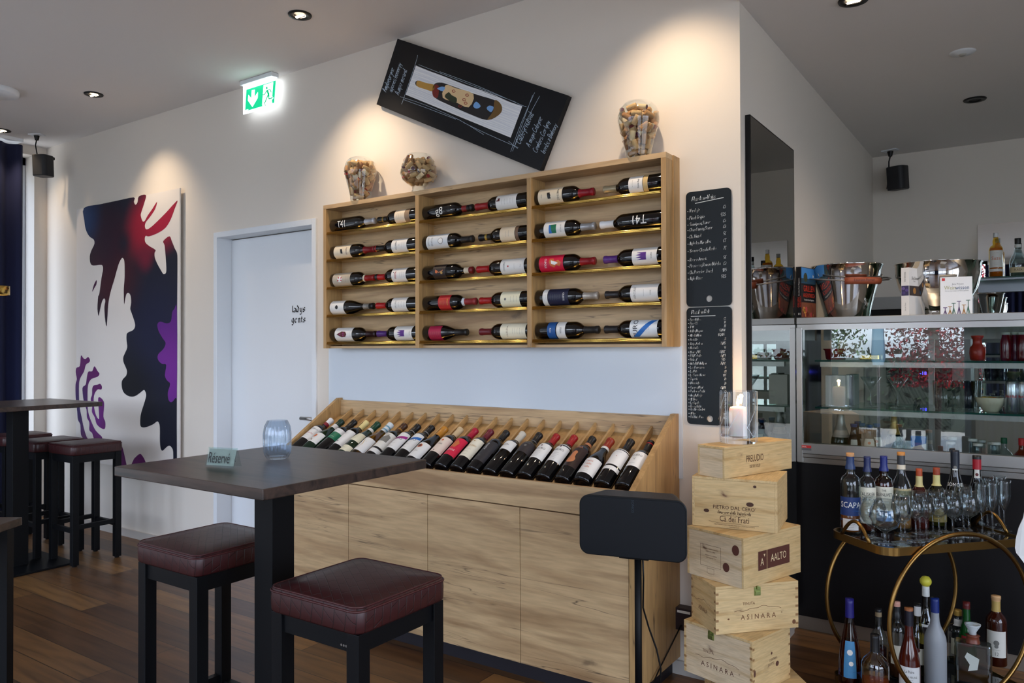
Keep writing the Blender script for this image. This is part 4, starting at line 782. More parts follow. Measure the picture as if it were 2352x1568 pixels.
# reserved sign (folded acrylic)
A=bp(470,1071,'z',1.01); B=bp(536,1075,'z',1.01); d=(B-A); L=d.length; az=math.atan2(d.y,d.x)
r=thing('reserved_sign','clear folded acrylic sign reading Reserve on the near bar table','table sign',(A.x,A.y,1.0105),az)
M_acr=thin((244,249,248),.35,0,.0,'acrylic'); hh=.052; dp=.034
k=MB(); k.prism([(0,0),(.0025,0),(dp/2+.001,hh),(dp/2-.0015,hh)],lambda a,b:(0,a,b),lambda a,b:(L,a,b)); k.build('front_panel',M_acr,r)
k=MB(); k.prism([(dp,0),(dp-.0025,0),(dp/2-.001,hh),(dp/2+.0015,hh)],lambda a,b:(0,a,b),lambda a,b:(L,a,b)); k.build('back_panel',M_acr,r)
k=MB(); fr=lambda a,b:(L*.44+a,.0002+(dp/2-.0015)*b/hh-.0006,b); k.text('Réservé',lambda a,b:fr(a,b+.011),.030,0,.56,'c')
k.text('Réservé',lambda a,b:(L*.5-a,dp+.0004-(dp/2)*(b+.012)/hh,b+.012),.024,0,.62,'c'); k.build('lettering',M_ink,r)
k=MB(); k.flat([(.003,.004),(L-.003,.004),(L-.003,hh-.004),(.003,hh-.004)],lambda a,b:(a,.0016+(dp/2-.0015)*b/hh+.0012,b)); k.build('paper_insert',mat((150,156,150),.8,spec=.1),r)
# ribbed glass
V=bp(637,1054,'z',1.01); r=thing('ribbed_glass_vase','clear vertically ribbed tealight glass on the near bar table','vase',(V.x,V.y+.0,1.0105))
k=MB(); O=[(0,0),(.024,0),(.031,.004),(.0385,.018),(.0405,.045),(.0405,.075),(.037,.098),(.030,.112),(.028,.115)]; I=[(.026,.114),(.029,.108),(.035,.094),(.038,.072),(.038,.045),(.035,.020),(.028,.010),(0,.009)]
k.lathe([(a*.94,b) for a,b in O],120,cap=False,flute=.09); k.lathe(I,60,cap=False); k.build('ribbed_wall',thin((238,244,250),1.2,.02,.05,'ribbed_glass'),r)
# ================================================================ SPEAKER ON STAND
r=thing('stand_speaker','wide black speaker on a slim floor stand in front of the cabinet','speaker',(-1.12,-.61,0),math.radians(13))
k=MB(); k.prism(rrect(.362,.203,.034,8,-.181,-.1015),lambda a,b:(a,-.075,.742+b),lambda a,b:(a*.72,.045,.742+.05+b*.5)); k.build('cabinet',mat((6,8,12),.45,spec=.3),r,.004)
k=MB(); k.prism(rrect(.350,.192,.030,8,-.175,-.096),lambda a,b:(a,-.0775,.742+b),lambda a,b:(a,-.0755,.742+b)); g=k.build('front_grille',mat((5,9,15),.42,spec=.35),r)
k=MB(); k.text('SONOS',lambda a,b:(-.0+b,-.0782,.815-a),.0085,0,1.1,'c'); k.build('lettering',mat((48,62,74),.4),g)
k=MB(); k.tube([(0,.02,.012),(0,.02,.64)],.0125,16); k.build('pole',M_black,r)
k=MB(); k.box(-.05,.05,-.05,.07,.632,.640); k.build('support_plate',M_blk2,r,.002)
k=MB(); k.prism(rrect(.28,.26,.03,6,-.14,-.11),lambda a,b:(a,b,0),lambda a,b:(a,b,.012)); k.build('base_plate',M_black,r,.002)
C1=[(1476,1270),(1478,1330),(1477,1395),(1490,1440),(1508,1490),(1518,1535)]; y_=[-.58,-.565,-.55,-.53,-.51,-.50]
k=MB(); P=[bp(u,v,'y',y) for (u,v),y in zip(C1,y_)]+[Vector((-1.10,-.50,.004))]; k.tube([Vector(a) for a in P],.0032,6)
tag(k.build('power_cable',M_blk2),'thin black cable hanging down behind the speaker stand pole','cable')
k=MB(); P=[Vector((-1.185,-.025,.235)),Vector((-1.20,-.12,.16)),Vector((-1.20,-.25,.10)),Vector((-1.19,-.38,.05)),Vector((-1.18,-.47,.006))]; k.tube(P,.0032,6)
tag(k.build('power_cable',M_blk2),'black cable running from the wall socket box down to the floor','cable')
r=thing('socket_box','dark power strip box on the wall behind the crates with a white label','power strip',(-1.17,0,.24))
k=MB(); k.box(-.045,.11,-.05,-.001,-.045,.045); k.build('housing',mat((34,16,18),.5),r,.003); k=MB(); k.box(-.035,.02,-.0508,-.0502,.026,.036); k.build('label_strip',M_paper,r)
# ================================================================ WINE CRATES
def crate(label,N,th,LL,LR,z0,z1,m_,rp=None,lp=None,lid=True,clasp=None,joints=False,tcol=(70,42,26),endm=None):
    r=thing('wine_crate',label,'wooden crate',(N[0],N[1],z0),math.radians(th),'stack of wooden wine crates'); h=z1-z0-.0008; t=.009
    k=MB(); k.box(0,LR,0,t,0,h-t); k.build('side_board',m_,r,.0008); k=MB(); k.box(0,LR,LL-t,LL,0,h-t); k.build('side_board',m_,r,.0008)
    e=endm or M_pineend
    k=MB(); k.box(.0002,t,t,LL-t,0,h-t); k.build('end_board',e,r); k=MB(); k.box(LR-t,LR-.0002,t,LL-t,0,h-t); k.build('end_board',e,r)
    k=MB(); k.box(0,LR,0,LL,h-t+.0003,h); k.build('lid',m_,r,.0008); k=MB(); k.box(t,LR-t,t,LL-t,0,t); k.build('bottom_board',m_,r)
    F={'r':lambda a,b:(a,-.0006,b),'l':lambda a,b:(-.0006,LL-a,b)}; tm=mat(tcol,.7)
    for face,items in (('r',rp),('l',lp)):
        if not items: continue
        k=MB(); f=F[face]
        for it in items:
            if it[0]=='t': _,s,h_,x,z,xs=it; k.text(s,lambda a,b:f(x+a,z+b),h_,0,xs)
            elif it[0]=='h': _,s,h_,x,z=it; ls,w=hand(s,h_,.3,.02,2,.6); k.strokes([[(x-w/2+a,z+b) for a,b in l] for l in ls],f,h_*.09)
            elif it[0]=='s': k.strokes([smooth(it[1],4)],f,it[2])
            elif it[0]=='f': k.strokes([it[1]],f,it[2])
            elif it[0]=='b': k.flat(it[1],f)
            elif it[0]=='k': k.flat(circ(it[1],it[2],it[3],18,it[4]),f)
        k.build('branded_print',tm,r)
    if joints:
        k=MB()
        for i in range(5):
            z=.012+i*(h-.03)/4.4
            for X in (0,LR-.012): k.flat([(X,z),(X+.011,z),(X+.011,z+.008),(X,z+.008)],F['r'])
            k.flat([(LL-.011,z+.004),(LL,z+.004),(LL,z+.012),(LL-.011,z+.012)],F['l']); k.flat([(0,z+.004),(.011,z+.004),(.011,z+.012),(0,z+.012)],F['l'])
        k.build('finger_joints',mat((150,112,70),.7),r)
    if clasp:
        fc,X=clasp; k=MB(); f=F[fc]; z=h-.040
        bx=lambda a0,a1,b0,b1,d: k.box(a0,a1,-d,0,b0,b1) if fc=='r' else k.box(-d,0,LL-a1,LL-a0,b0,b1)
        bx(X-.012,X+.012,z,z+.030,.003); bx(X-.010,X+.010,z+.004,z+.016,.007); bx(X-.004,X+.004,z+.022,z+.034,.008); k.build('clasp',mat((150,160,96),.3,.9),r,.001)
    return r
hill=lambda x0,x1,z,hh_,n=12,s=1:[(x0+(x1-x0)*i/n,z+hh_*(.2*math.sin(i*1.9)+math.exp(-((i-n*.62)/(n*.28))**2))) for i in range(n+1)]
crate('long narrow pine box marked PRELUDIO at the top of the stack, under the candle',(-.915,-.316),70,.122,.40,.8698,.982,M_pine,
  rp=[('t','PRELUDIO',.026,.172,.048,.62),('t','DE SEI SOLO',.011,.172,.026,.75)],tcol=(84,50,30),endm=M_pinepale)
crate('square pine crate marked PIETRO DAL CERO, second from top',(-.744,-.269),97.5,.298,.262,.6892,.8695,M_pine,
  lp=[('t','PIETRO DAL CERO’',.0135,.150,.068,.95),('h','Amarone della Valpolicella',.0115,.150,.052),('t','Denominazione di origine controllata',.0038,.150,.046,1),('t','Cà dei Frati',.0215,.150,.024,.75),('s',[(.06,.022),(.10,.017),(.15,.019),(.20,.016),(.235,.018)],.0007),('t','IMBOTTIGLIATO DALL AZIENDA AGRICOLA CA DEI FRATI LUGANA',.0038,.150,.010,.9),('t','SIRMIONE ITALIA',.0036,.150,.004,.9),('k',.205,.092,.013,.008),('k',.052,.058,.010,.006),('k',.222,.156,.006,.005),('k',.004,.04,.0015,.0015),('k',.004,.08,.0015,.0015),('k',.004,.12,.0015,.0015)],tcol=(74,44,28))
crate('pale pine crate with brown AALTO plate, third from top',(-.821,-.403),71,.245,.335,.5162,.6889,M_pine,
  rp=[('b',[(.080,.048),(.129,.048),(.129,.114),(.080,.114)]),('b',[(.132,.048),(.265,.048),(.265,.114),(.132,.114)])],
  lp=[('f',[(.060,.045),(.150,.045),(.150,.120),(.060,.120),(.060,.045)],.0008),('t','BODEGAS Y VINEDOS AALTO S.L.',.0042,.105,.105,.8),('t','RIBERA DEL DUERO',.0042,.105,.096,.8),('t','PRODUCTO DE ESPANA',.0042,.108,.082,.8),('t','6 BOTELLAS DE 75 CL',.0042,.108,.074,.8),('f',[(.090,.020),(.120,.020),(.120,.038),(.090,.038),(.090,.020)],.0008),('k',.212,.125,.015,.018),('k',.172,.058,.014,.016)],tcol=(88,46,34),endm=M_pinepale)
o=[q for q in bpy.data.objects if q.get('label','').startswith('pale pine crate with brown')][0]
k=MB(); k.text('AALTO',lambda a,b:(.198+a,-.0012,.069+b),.027,0,.78); k.text('A',lambda a,b:(.102+a,-.0012,.064+b),.027,0,.8); k.flat([(.110,.102),(.120,.102),(.115,.092)],lambda a,b:(a,-.0012,b)); k.build('plate_lettering',mat((230,206,160),.7),o)
asin=[('t','TENUTA',.0105,.125,.094,.85),('s',hill(.070,.250,.074,.012),.0013),('t','A S I N A R A',.0180,.162,.044,.95),('t','®',.006,.252,.056,1)]
crate('pine crate branded ASINARA with green clasp, fourth from top',(-.911,-.428),47,.185,.318,.3512,.5159,M_pine,rp=asin+[('k',.048,.050,.004,.003),('k',.300,.022,.007,.008)],
  lp=[('s',[(a*.7,z) for a,z in hill(.02,.22,.080,.012)],.0013),('t','ASINARA',.017,.09,.050,.7)],clasp=('r',.158),joints=True,tcol=(112,70,38))
crate('pine crate branded ASINARA turned to the left, fifth from top',(-.789,-.417),74,.283,.235,.1652,.3509,M_pine,lp=[(q[0],q[1],q[2],q[3]-.02,q[4],q[5]) if q[0]=='t' else ('s',[(a-.02,z) for a,z in q[1]],q[2]) for q in asin],
  rp=[('t','CONTAINS',.0085,.125,.092,.85),('t','SULFITES',.0085,.112,.078,.85),('k',.150,.074,.010,.009),('k',.115,.118,.005,.005),('k',.012,.075,.006,.012)],clasp=('l',.118),joints=True,tcol=(96,60,46),endm=M_pinepale)
crate('plain pine crate on the floor at the bottom of the stack',(-.86,-.44),38,.27,.30,0,.1649,M_pine)
# candle glass
cdl=Vector((-.915+.342*.155-.94*.061,-.316+.94*.155+.342*.061,.9822))
r=thing('candle_glass','tall thick cut-glass candle holder on the topmost crate','candle holder',cdl)
k=MB(); k.lathe([(0,0),(.066,0),(.070,.004),(.071,.02),(.071,.193),(.066,.193),(.0655,.024),(0,.022)],14,0,None,False,False); k.build('glass_wall',thin((246,249,252),1.6,.0,.06,'crystal'),r)
k=MB()
for pts in (((-.05,.05),(-.01,.12)),[(.012,.075),(.045,.03)],[(.02,.06),(.055,.12)],[(-.09,.13),(-.06,.19)],[(.07,.05),(.10,.16)],[(-.11,.03),(-.07,.10)])+tuple([(x_,.004),(x_,.19)] for x_ in (-.095,-.062,-.052,.03,.062,.09,.13,.18)): k.strokes([[pts[0],((pts[0][0]+pts[1][0])/2,(pts[0][1]+pts[1][1])/2),pts[1]]],lambda a,b:(.0716*math.sin(a/.0716+.5),-.0716*math.cos(a/.0716+.5),b),.0016)
k.build('cut_and_glint_lines',mat((220,228,236),.2),r)  # etched cuts, plus upright pale strips painted in for the glass's refraction glints
r=thing('pillar_candle','lit white pillar candle inside the cut-glass holder','candle',cdl+Vector((0,0,.0245)))
k=MB(); k.lathe([(0,0),(.031,0),(.032,.002),(.032,.100),(.028,.108),(.020,.110),(.012,.106),(0,.105)],32,cap=False)
b_=k.build('wax',mat((240,232,226),.5),r); b_.data.materials[0].node_tree.nodes['Principled BSDF'].inputs['Subsurface Weight'].default_value=.25
k=MB(); k.tube([(0,0,.104),(.001,0,.116)],.0012,6); k.build('wick',M_ink,r)
k=MB(); k.lathe([(0,.110),(.004,.114),(.0062,.122),(.005,.132),(.0022,.142),(0,.150)],14,cap=False); k.build('flame',mat((255,214,150),.5,em=30,name='flame'),r)
L_=light('POINT','candle_light',cdl+Vector((0,0,.165)),1.6,(1,.62,.30)); L_.data.shadow_soft_size=.008
# ================================================================ MIRROR PANEL ON THE SIDE WALL
def mirror_mat(c,rough=.0):
    M,n,b,N,L=nt('dark_mirror'); b.inputs['Base Color'].default_value=rgb(*c); b.inputs['Metallic'].default_value=1; b.inputs['Roughness'].default_value=rough; return M
r=thing('mirror_panel','tall dark tinted mirror with black edge on the side wall by the bar','mirror',(XB,.40,1.1)); im=Matrix.Translation((-XB,-.40,-1.1))
k=MB(); k.box(XB+.001,XB+.021,.058,.733,.10,2.269,0,im); k.build('frame',M_blk2,r)
k=MB(); k.box(XB+.0211,XB+.0222,.062,.730,.104,2.263,0,im); k.build('mirror_glass',mirror_mat((150,146,140)),r)
# ================================================================ DISPLAY COUNTER
r=thing('display_counter','long steel and glass bar display counter with three open levels','display counter',(0,.74,0)); id_=Matrix.Translation((0,-.74,0)); X1=3.1; X0=-.925
def dbx(n,m_,*b,bev=0):
    k=MB(); k.box(*b,0,id_); return k.build(n,m_,r,bev)
M_alu=mat((158,158,156),.35,.7,name='aluminium'); M_dk=mat((9,7,9),.4,spec=.3,name='dark_counter_front')
dbx('counter_front',M_dk,XB+.002,X1,.775,.79,.07,.80); dbx('kick_strip',mat((150,140,128),.35,.7),XB+.002,X1,.80,.815,0,.07)
dbx('lower_rail',M_steel,XB+.022,X1,.752,.80,.795,.822,bev=.002); dbx('middle_rail',M_steel,XB+.022,X1,.744,.80,.823,.840,bev=.002)
dbx('glass_channel',M_alu,X0,X1,.738,.79,.841,.889,bev=.002); dbx('counter_deck',M_steel,XB+.002,X1,.79,1.36,.745,.760)
dbx('corner_post',M_steel,XB+.024,XB+.050,.737,.757,.80,1.43,bev=.001); dbx('top_rail',M_alu,X0,X1,.735,.80,1.446,1.4775,bev=.002)
dbx('top_plate',M_steel,X0,X1,.80,.90,1.460,1.4775); dbx('top_glass',M_green,X0,X1,.9001,1.34,1.468,1.4775); dbx('upper_channel',M_steel,X0,X1,.745,.775,1.420,1.445); dbx('upper_channel',M_steel,X0,X1,1.30,1.34,1.375,1.459)
dbx('end_wall',mat((120,120,118),.10,1,name='polished_end'),XB+.001,XB+.004,.80,1.34,.76,1.459)
k=MB(); k.box(XB+.052,X1,.746,.750,.885,1.43,0,id_); k.build('front_glass',thin((244,248,247),1.0,0,.11,'display_front_glass'),r)
for z in (1.277,1.054):
    dbx('glass_shelf',M_green,-.868,X1,.845,1.28,z-.008,z); dbx('shelf_edge',M_gedge,-.868,X1,.8435,.8448,z-.008,z); dbx('shelf_beam',M_steel,-.845,X1,.852,.875,z-.032,z-.009); dbx('shelf_beam',M_steel,-.87,X1,1.255,1.275,z-.028,z-.009)
for x in (-.872,-.422,.35,1.3): dbx('back_post',M_alu,x-.013,x+.013,1.305,1.33,.76,1.375)
k=MB(); k.box(-.905,-.862,.7365,.7374,.868,.880,0,id_); sk=k.build('sticker',mat((196,40,40),.5),r); k=MB(); k.box(-.905,-.862,.7365,.7374,.857,.867,0,id_); k.build('sticker_base',mat((90,90,92),.5),sk)
k=MB(); k.text('PAHL',lambda a,b:(-.893+a-0,.736-.74,.8705+b),.007,0,.9); k.build('sticker_lettering',M_paper,sk)
# ---- back wall: steel unit, mirror, glass shelves
r=thing('back_counter','plain brushed steel back-bar unit with a dark opening','cabinet',(-.6,2.8,0)); ib=Matrix.Translation((.6,-2.8,0))
k=MB(); k.box(-.945,-.33,2.6,3.015,0,1.43,0,ib); k.box(-.945,-.33,2.6,3.015,1.59,1.672,0,ib); k.box(-.945,-.905,2.6,3.015,1.43,1.59,0,ib); k.box(-.37,-.33,2.6,3.015,1.43,1.59,0,ib); k.build('body',mat((150,152,152),.4,.5),r)
k=MB(); k.box(-.905,-.37,2.63,2.64,1.43,1.59,0,ib); k.build('dark_opening',M_blk2,r)
r=thing('wall_mirror','frameless mirror on the rear bar wall behind the bottle shelves','mirror',(.4,YC,1.7)); iw2=Matrix.Translation((-.4,-YC,-1.7))
k=MB(); k.box(-.307,1.6,YC-.008,YC-.001,1.0,2.158,0,iw2); k.build('mirror_glass',mirror_mat((225,228,226)),r)
r=thing('bottle_shelf','green-edged glass shelf with steel rail on the rear mirror','shelf',(.4,2.85,1.785)); is_=Matrix.Translation((-.4,-2.85,-1.785))
k=MB(); k.box(-.305,1.6,2.76,3.005,1.777,1.785,0,is_); k.build('glass_plate',M_green,r); k=MB(); k.box(-.305,1.6,2.7585,2.7598,1.777,1.785,0,is_); k.build('glass_edge',M_gedge,r); k=MB(); k.box(-.305,1.6,2.97,3.005,1.70,1.7765,0,is_); k.box(-.305,1.6,2.77,2.80,1.765,1.7765,0,is_); k.build('steel_rail',mat((140,146,152),.35,.6),r)
# ================================================================ ITEMS ON TOP OF THE DISPLAY
ZT=1.4777
def book(label,x,y,w,d,h,rz,cov,spine,items_c,items_s,bands=()):
    r=thing('book',label,'book',(x,y,ZT),rz,'books on the display counter')
    k=MB(); k.box(.002,w-.002,.003,d,.002,h-.002); k.build('pages',mat((220,214,200),.8),r)
    k=MB(); k.box(0,w,0,.002,0,h); k.box(w-.002,w,.0021,d,0,h); k.box(0,.002,.0021,d,0,h); cv=k.build('cover',mat(cov,.35),r)
    for nm,f,items in (('cover_print',lambda a,b:(w+.0006,a,b),items_c),('spine_print',lambda a,b:(a,-.0006,b),items_s)):
        k=MB(); cols=[]
        def C(c):
            if c not in cols: cols.append(c)
            return cols.index(c)
        for it in items:
            lv=len(k.v)
            if it[0]=='b': _,a0,a1,b0,b1,c=it; k.flat([(a0,b0),(a1,b0),(a1,b1),(a0,b1)],f,C(c))
            elif it[0]=='t': _,s,h_,x_,z_,xs,c=it; g=(lambda a,b:(lambda q:(q[0]+(.0004 if nm[0]=='c' else 0),q[1]-(.0004 if nm[0]=='s' else 0),q[2]))(f(a,b))); k.text(s,lambda a,b:g(x_+a,z_+b),h_,C(c),xs)
            elif it[0]=='v': _,s,h_,x_,z_,xs,c=it; k.text(s,lambda a,b:(x_-b,-.001,z_+a),h_,C(c),xs,'l')
            elif it[0]=='c': _,x_,z_,rr,c=it; g=f; k.flat(circ(x_,z_,rr,12),lambda a,b:(lambda q:(q[0]+(.0003 if nm[0]=='c' else 0),q[1]-(.0003 if nm[0]=='s' else 0),q[2]))(g(a,b)),C(c))
        if k.v: k.build(nm,[mat(c,.5) for c in cols],cv)
    return r
SK=(60,130,196); DKc=(22,22,26); RO=(206,60,34)
rn=random.Random(4)
book('black and red cookbook titled Grillen Argentinisch beside the steel bucket',-.934,.772,.024,.172,.243,math.radians(-10),DKc,DKc,
 [('b',.004,.168,.165,.240,SK),('b',.004,.168,.165,.190,(70,90,60)),('c',.05,.195,.022,(60,64,40)),('b',.004,.168,.004,.075,(120,64,40))]+[('c',rn.uniform(.02,.15),rn.uniform(.01,.065),rn.uniform(.006,.014),rn.choice([(170,60,60),(200,120,60),(110,50,40),(214,176,70)])) for _ in range(22)]+[('t','GRILLEN',.030,.088,.128,.80,RO),('t','ARGENTINISCH',.020,.088,.100,.68,RO),('t','Die sieben Feuer Patagoniens',.009,.088,.084,.75,(220,214,206))],
 [('v','GRILLEN',.010,.016,.050,.9,RO),('v','ARGENTINISCH',.007,.025,.050,.8,RO),('v','Die sieben Feuer Patagoniens',.0065,.017,.105,.8,(224,220,214)),('t','H',.010,.0145,.014,1.2,(224,220,214))])
book('thick white guidebook titled Die Schweiz with a band of grapes',-.487,.795,.034,.150,.212,math.radians(-18),(226,224,222),(226,224,222),
 [('b',.002,.149,.088,.132,(60,50,50)),('c',.05,.11,.014,(170,120,60)),('c',.11,.108,.012,(60,90,120)),('t','Die Schweiz',.014,.060,.160,.75,(70,70,72)),('t','Weine',.006,.050,.150,.8,(120,120,120))],
 [('b',.001,.033,.088,.132,(52,44,84)),('c',.010,.12,.007,(100,84,140)),('c',.024,.112,.007,(84,66,130)),('c',.012,.10,.007,(70,54,112)),('v','Die Schweiz',.008,.020,.150,.8,(110,110,110)),('v','Atlas der Weine',.005,.020,.02,.8,(150,150,150))])
# second white book: the cover itself faces the room
r=thing('book','white paperback titled Weinwissen with corkscrew drawings','book',(-.335,.80,ZT),math.radians(8),'books on the display counter')
k=MB(); k.box(0,.118,.002,.022,0,.160); k.build('pages',mat((220,216,206),.8),r); k=MB(); k.box(0,.12,0,.0018,0,.162); k.box(0,.0018,.0019,.024,0,.162); k.box(0,.12,.0221,.024,0,.162); cv=k.build('cover',mat((226,226,226),.3),r)
k=MB(); f=lambda a,b:(a,-.0006,b)
k.flat([(.006,.146),(.018,.146),(.018,.158),(.006,.158)],f,0); k.text('Jens Priewe',lambda a,b:f(.066+a,.128+b),.0075,1,.9); k.text('Wein',lambda a,b:f(.036+a,.108+b),.017,2,.85); k.text('wissen',lambda a,b:f(.082+a,.108+b),.017,3,.85); k.text('Was Sie wissen müssen, um Wein zu geniessen',lambda a,b:f(.062+a,.100+b),.0042,1,.8)
for i,(x,hh) in enumerate(((.018,.030),(.036,.034),(.050,.048),(.070,.056),(.088,.040),(.104,.060))):
    k.strokes([[(x-.006,.002),(x,hh*.6),(x+.006,.002)],[(x,.004),(x,hh)],[(x-.007,hh),(x+.007,hh)]],f,.0028,4+(i%3))
k.build('cover_print',[mat(c,.5) for c in ((196,40,40),(110,110,112),(170,168,110),(60,84,120),(90,60,110),(170,120,50),(70,110,90))],cv)
def pail(label,x,y,R,h,rb,foot,handle,z0=ZT,name='ice_bucket',cat='bucket'):
    r=thing(name,label,cat,(x,y,z0),math.radians(32) if handle else 0); k=MB(); t=.0015
    if foot: o=[(0,.001),(R*.52,0),(R*.54,.006),(R*.46,.014),(R*.50,.03),(R*.72,.07),(R*.90,.13),(R*.985,.19),(R*.99,h-.006),(R*1.015,h-.003),(R*1.015,h)]
    else: o=[(0,.001),(rb,0),(rb+.002,.004)]+[(rb+(R-rb)*i/6,.004+(h-.012)*i/6) for i in range(1,7)]+[(R+.004,h-.005),(R+.004,h)]
    i_=[(max(a-t-.002,0),b+(.002 if b<h*.9 else 0)) for a,b in o][::-1]; k.lathe(o+i_,56,cap=False); k.build('shell',M_chrome,r)
    if handle:
        for s_ in (-1,1):
            k=MB(); k.tube([(s_*(R-.004),0,h-.045+.012*math.cos(a)) if 0 else (s_*(R+.006),.012*math.sin(a),h-.055+.012*math.cos(a)) for a in [2*PI*j/12 for j in range(12)]],.0035,8,closed=True); k.build('handle_ring',M_steel,r)
        pts=[(-(R+.006),0,h-.06)]; 
        for j in range(13):
            a=PI+PI*j/12; pts.append((math.cos(a)*(R+.035),math.sin(a)*(R+.035)*1.0,h-.060-.030*math.sin(PI*j/12)))
        pts.append((R+.006,0,h-.06)); k=MB(); k.tube(pts,.0038,8); bl=k.build('bail_wire',M_steel,r)
        k=MB(); gp=[(math.cos(a)*(R+.035),math.sin(a)*(R+.035),h-.090) for a in [math.radians(q) for q in (246,254,262,270,278,286,294)]]; k.tube(gp,.0165,14); g=k.build('wooden_grip',mat((150,74,46),.5),bl)
        k=MB(); s_='Laurent-Perrier'; k.text(s_,lambda a,b:((R+.0525)*math.sin(a/(R+.052)),-(R+.0525)*math.cos(a/(R+.052)),h-.094+b),.013,0,.85); k.build('grip_lettering',mat((84,34,22),.6),g)
    return r
pail('steel champagne bucket with a wooden-gripped handle beside the cookbook',-.752,1.0,.160,.258,.100,False,True)
pail('large round polished steel bowl behind the white books',-.365,1.02,.178,.245,0,True,False,name='champagne_bowl',cat='bowl')
# rear shelf bottles
def up(x,y,z,rz=0): return Matrix.Translation((x,y,z))@Matrix.Rotation(rz,4,'Z')
GA=thin((214,150,40),.9,0,.06,'amber_glass'); GC=thin((226,238,240),1.1,0,.06,'bottle_glass'); GB=mat((10,9,10),.06,0,.3,name='black_bottle_glass')
face=lambda x,y:math.atan2(x-CP.x,-(y-CP.y))+PI*0 if 0 else -math.atan2(CP.x-x,-(CP.y-y))*-1
def fz(x,y): return math.atan2(CP.y-y,CP.x-x)+PI/2
LQ=lambda c:mat(c,.12,0,.3,name='liquid')
bottle('spirits_bottle','tall amber bottle with a white Suze label on the rear glass shelf',up(-.199,2.86,1.7855,fz(-.199,2.86)),.290,.040,'whisky',thin((240,214,110),.9,0,.06,'yellow_glass'),[((226,226,224),.90,1,.4)],
 [(.22,.60,(226,224,216),1.1,[('t','Suze',.024,.55,'o',.9),('l',2,.15,.25,'gr'),('l',1,.85,.9,'gr')]),(.13,.19,(226,224,216),1.1,[])],'bottles on the rear glass shelf',liquid=(.66,LQ((206,130,20))))
bottle('spirits_bottle','clear bottle with a black stopper on the rear glass shelf',up(-.080,2.86,1.7855,fz(-.08,2.86)),.245,.048,'cognac',GC,[(BLK,.86,1,.4),((224,224,220),.76,.84,.5)],[(.10,.24,(206,190,150),1.1,[('t','PLAZA',.014,.5,'dr')])],'bottles on the rear glass shelf')
r=pail('small steel wine cooler on the rear counter holding a clear bottle',-.225,2.75,.072,.150,.045,False,False,z0=1.53,name='wine_cooler')
r=thing('rear_shelf','lower steel shelf ledge under the rear mirror','shelf',(.5,2.75,1.52)); k=MB(); k.box(-.80,1.1,-.12,.24,-.02,.0095); k.build('steel_ledge',M_steel,r)
# ================================================================ INSIDE THE DISPLAY
S1,S2,S3=1.2772,1.0542,.7603
def at(px,y,z): return bp(px,800,'y',y).x
def pot(x,y,z,label):
    r=thing('red_pot',label,'pot',(x,y,z)); k=MB(); k.lathe([(0,0),(.040,0),(.046,.004),(.052,.046),(.058,.050),(.058,.054),(.048,.054),(.044,.008),(0,.006)],32,cap=False); k.build('body',mat((150,22,28),.3),r)
pot(at(1920,1.0,0),1.0,S1,'small dark red ceramic pot on the upper glass shelf')
def carton(name,label,cat,x0,x1,y0,y1,z0,h,c,pr=None,rz=0):
    r=thing(name,label,cat,((x0+x1)/2,(y0+y1)/2,z0),rz); a,b=(x1-x0)/2,(y1-y0)/2; k=MB(); k.box(-a,a,-b,b,0,h); bd=k.build('box',mat(c,.6),r,.001)
    if pr: k=MB(); cols=pr(k,a,b,h); k.build('box_print',[mat(q,.5) for q in cols],bd)
    return r
def pr1(k,a,b,h):
    f=lambda u,v:(u,-b-.0006,v); k.flat([(-a*.85,h*.3),(-a*.4,h*.35),(-a*.4,h*.65),(-a*.85,h*.6)],f,0); k.flat(circ(0,h*.5,h*.26,10),f,1); k.flat(circ(a*.35,h*.4,h*.14,8),f,2); k.text('LEIBNIZ',lambda u,v:f(a*.2+u,h*.8+v),h*.12,0,.9); return [(170,36,36),(190,120,70),(90,120,60)]
carton('biscuit_box','small white biscuit box with red print on the upper shelf','box',at(1942,.93,0),at(1971,.93,0),.93,.99,S1,.036,(226,222,216),pr1)
r=thing('sardine_tin','flat golden tin lying on the upper shelf beside the biscuit box','tin',(at(1997,1.0,0),1.0,S1)); k=MB(); k.prism(rrect(.11,.07,.02,5,-.055,-.035),lambda a,b:(a,b,0),lambda a,b:(a,b,.026)); k.build('tin_body',M_gold,r,.004)
# red carafe and juice jars on the upper shelf
r=thing('red_carafe','squat orange-red textured jar on the upper glass shelf','jar',(at(2245,.98,0),.98,S1)); k=MB(); k.lathe([(0,0),(.024,0),(.029,.006),(.032,.033),(.030,.056),(.021,.068),(.018,.076),(.018,.092),(.023,.100),(.024,.106),(.020,.106),(.016,.098)],28,cap=False); k.build('body',mat((170,44,22),.35),r)
k=MB(); k.lathe([(.022,.104),(.025,.105),(.025,.110),(0,.111)],24); k.build('lid',mat((200,52,30),.4),r)
for i,(px,y) in enumerate(((2310,.96),(2331,1.0),(2348,.97),(2322,1.06))):
    x=at(px,y,0); r=thing('juice_jar','dark red juice jar on the upper shelf, '+('leftmost of four','third of four, in the middle','rightmost of four','rearmost of four')[i],'jar',(x,y,S1),0,'red juice jars'); k=MB(); k.lathe([(0,0),(.019,0),(.021,.01),(.021,.08),(.015,.105),(.0145,.118)],20,cap=False); k.build('jar_body',mat((96,10,18),.12,0,.3),r); k=MB(); k.lathe([(.0145,.112),(.0165,.113),(.0165,.122),(0,.123)],18); k.build('lid',mat((190,196,196),.4),r)
carton('white_box','plain white cardboard box on the middle glass shelf','box',at(1895,.93,0),at(1941,.93,0),.93,1.02,S2,.148,(214,208,198))
carton('paper_box','grey paper box behind the white box on the middle shelf','box',at(1943,1.04,0),at(1962,1.04,0),1.04,1.16,S2,.150,(120,122,126))
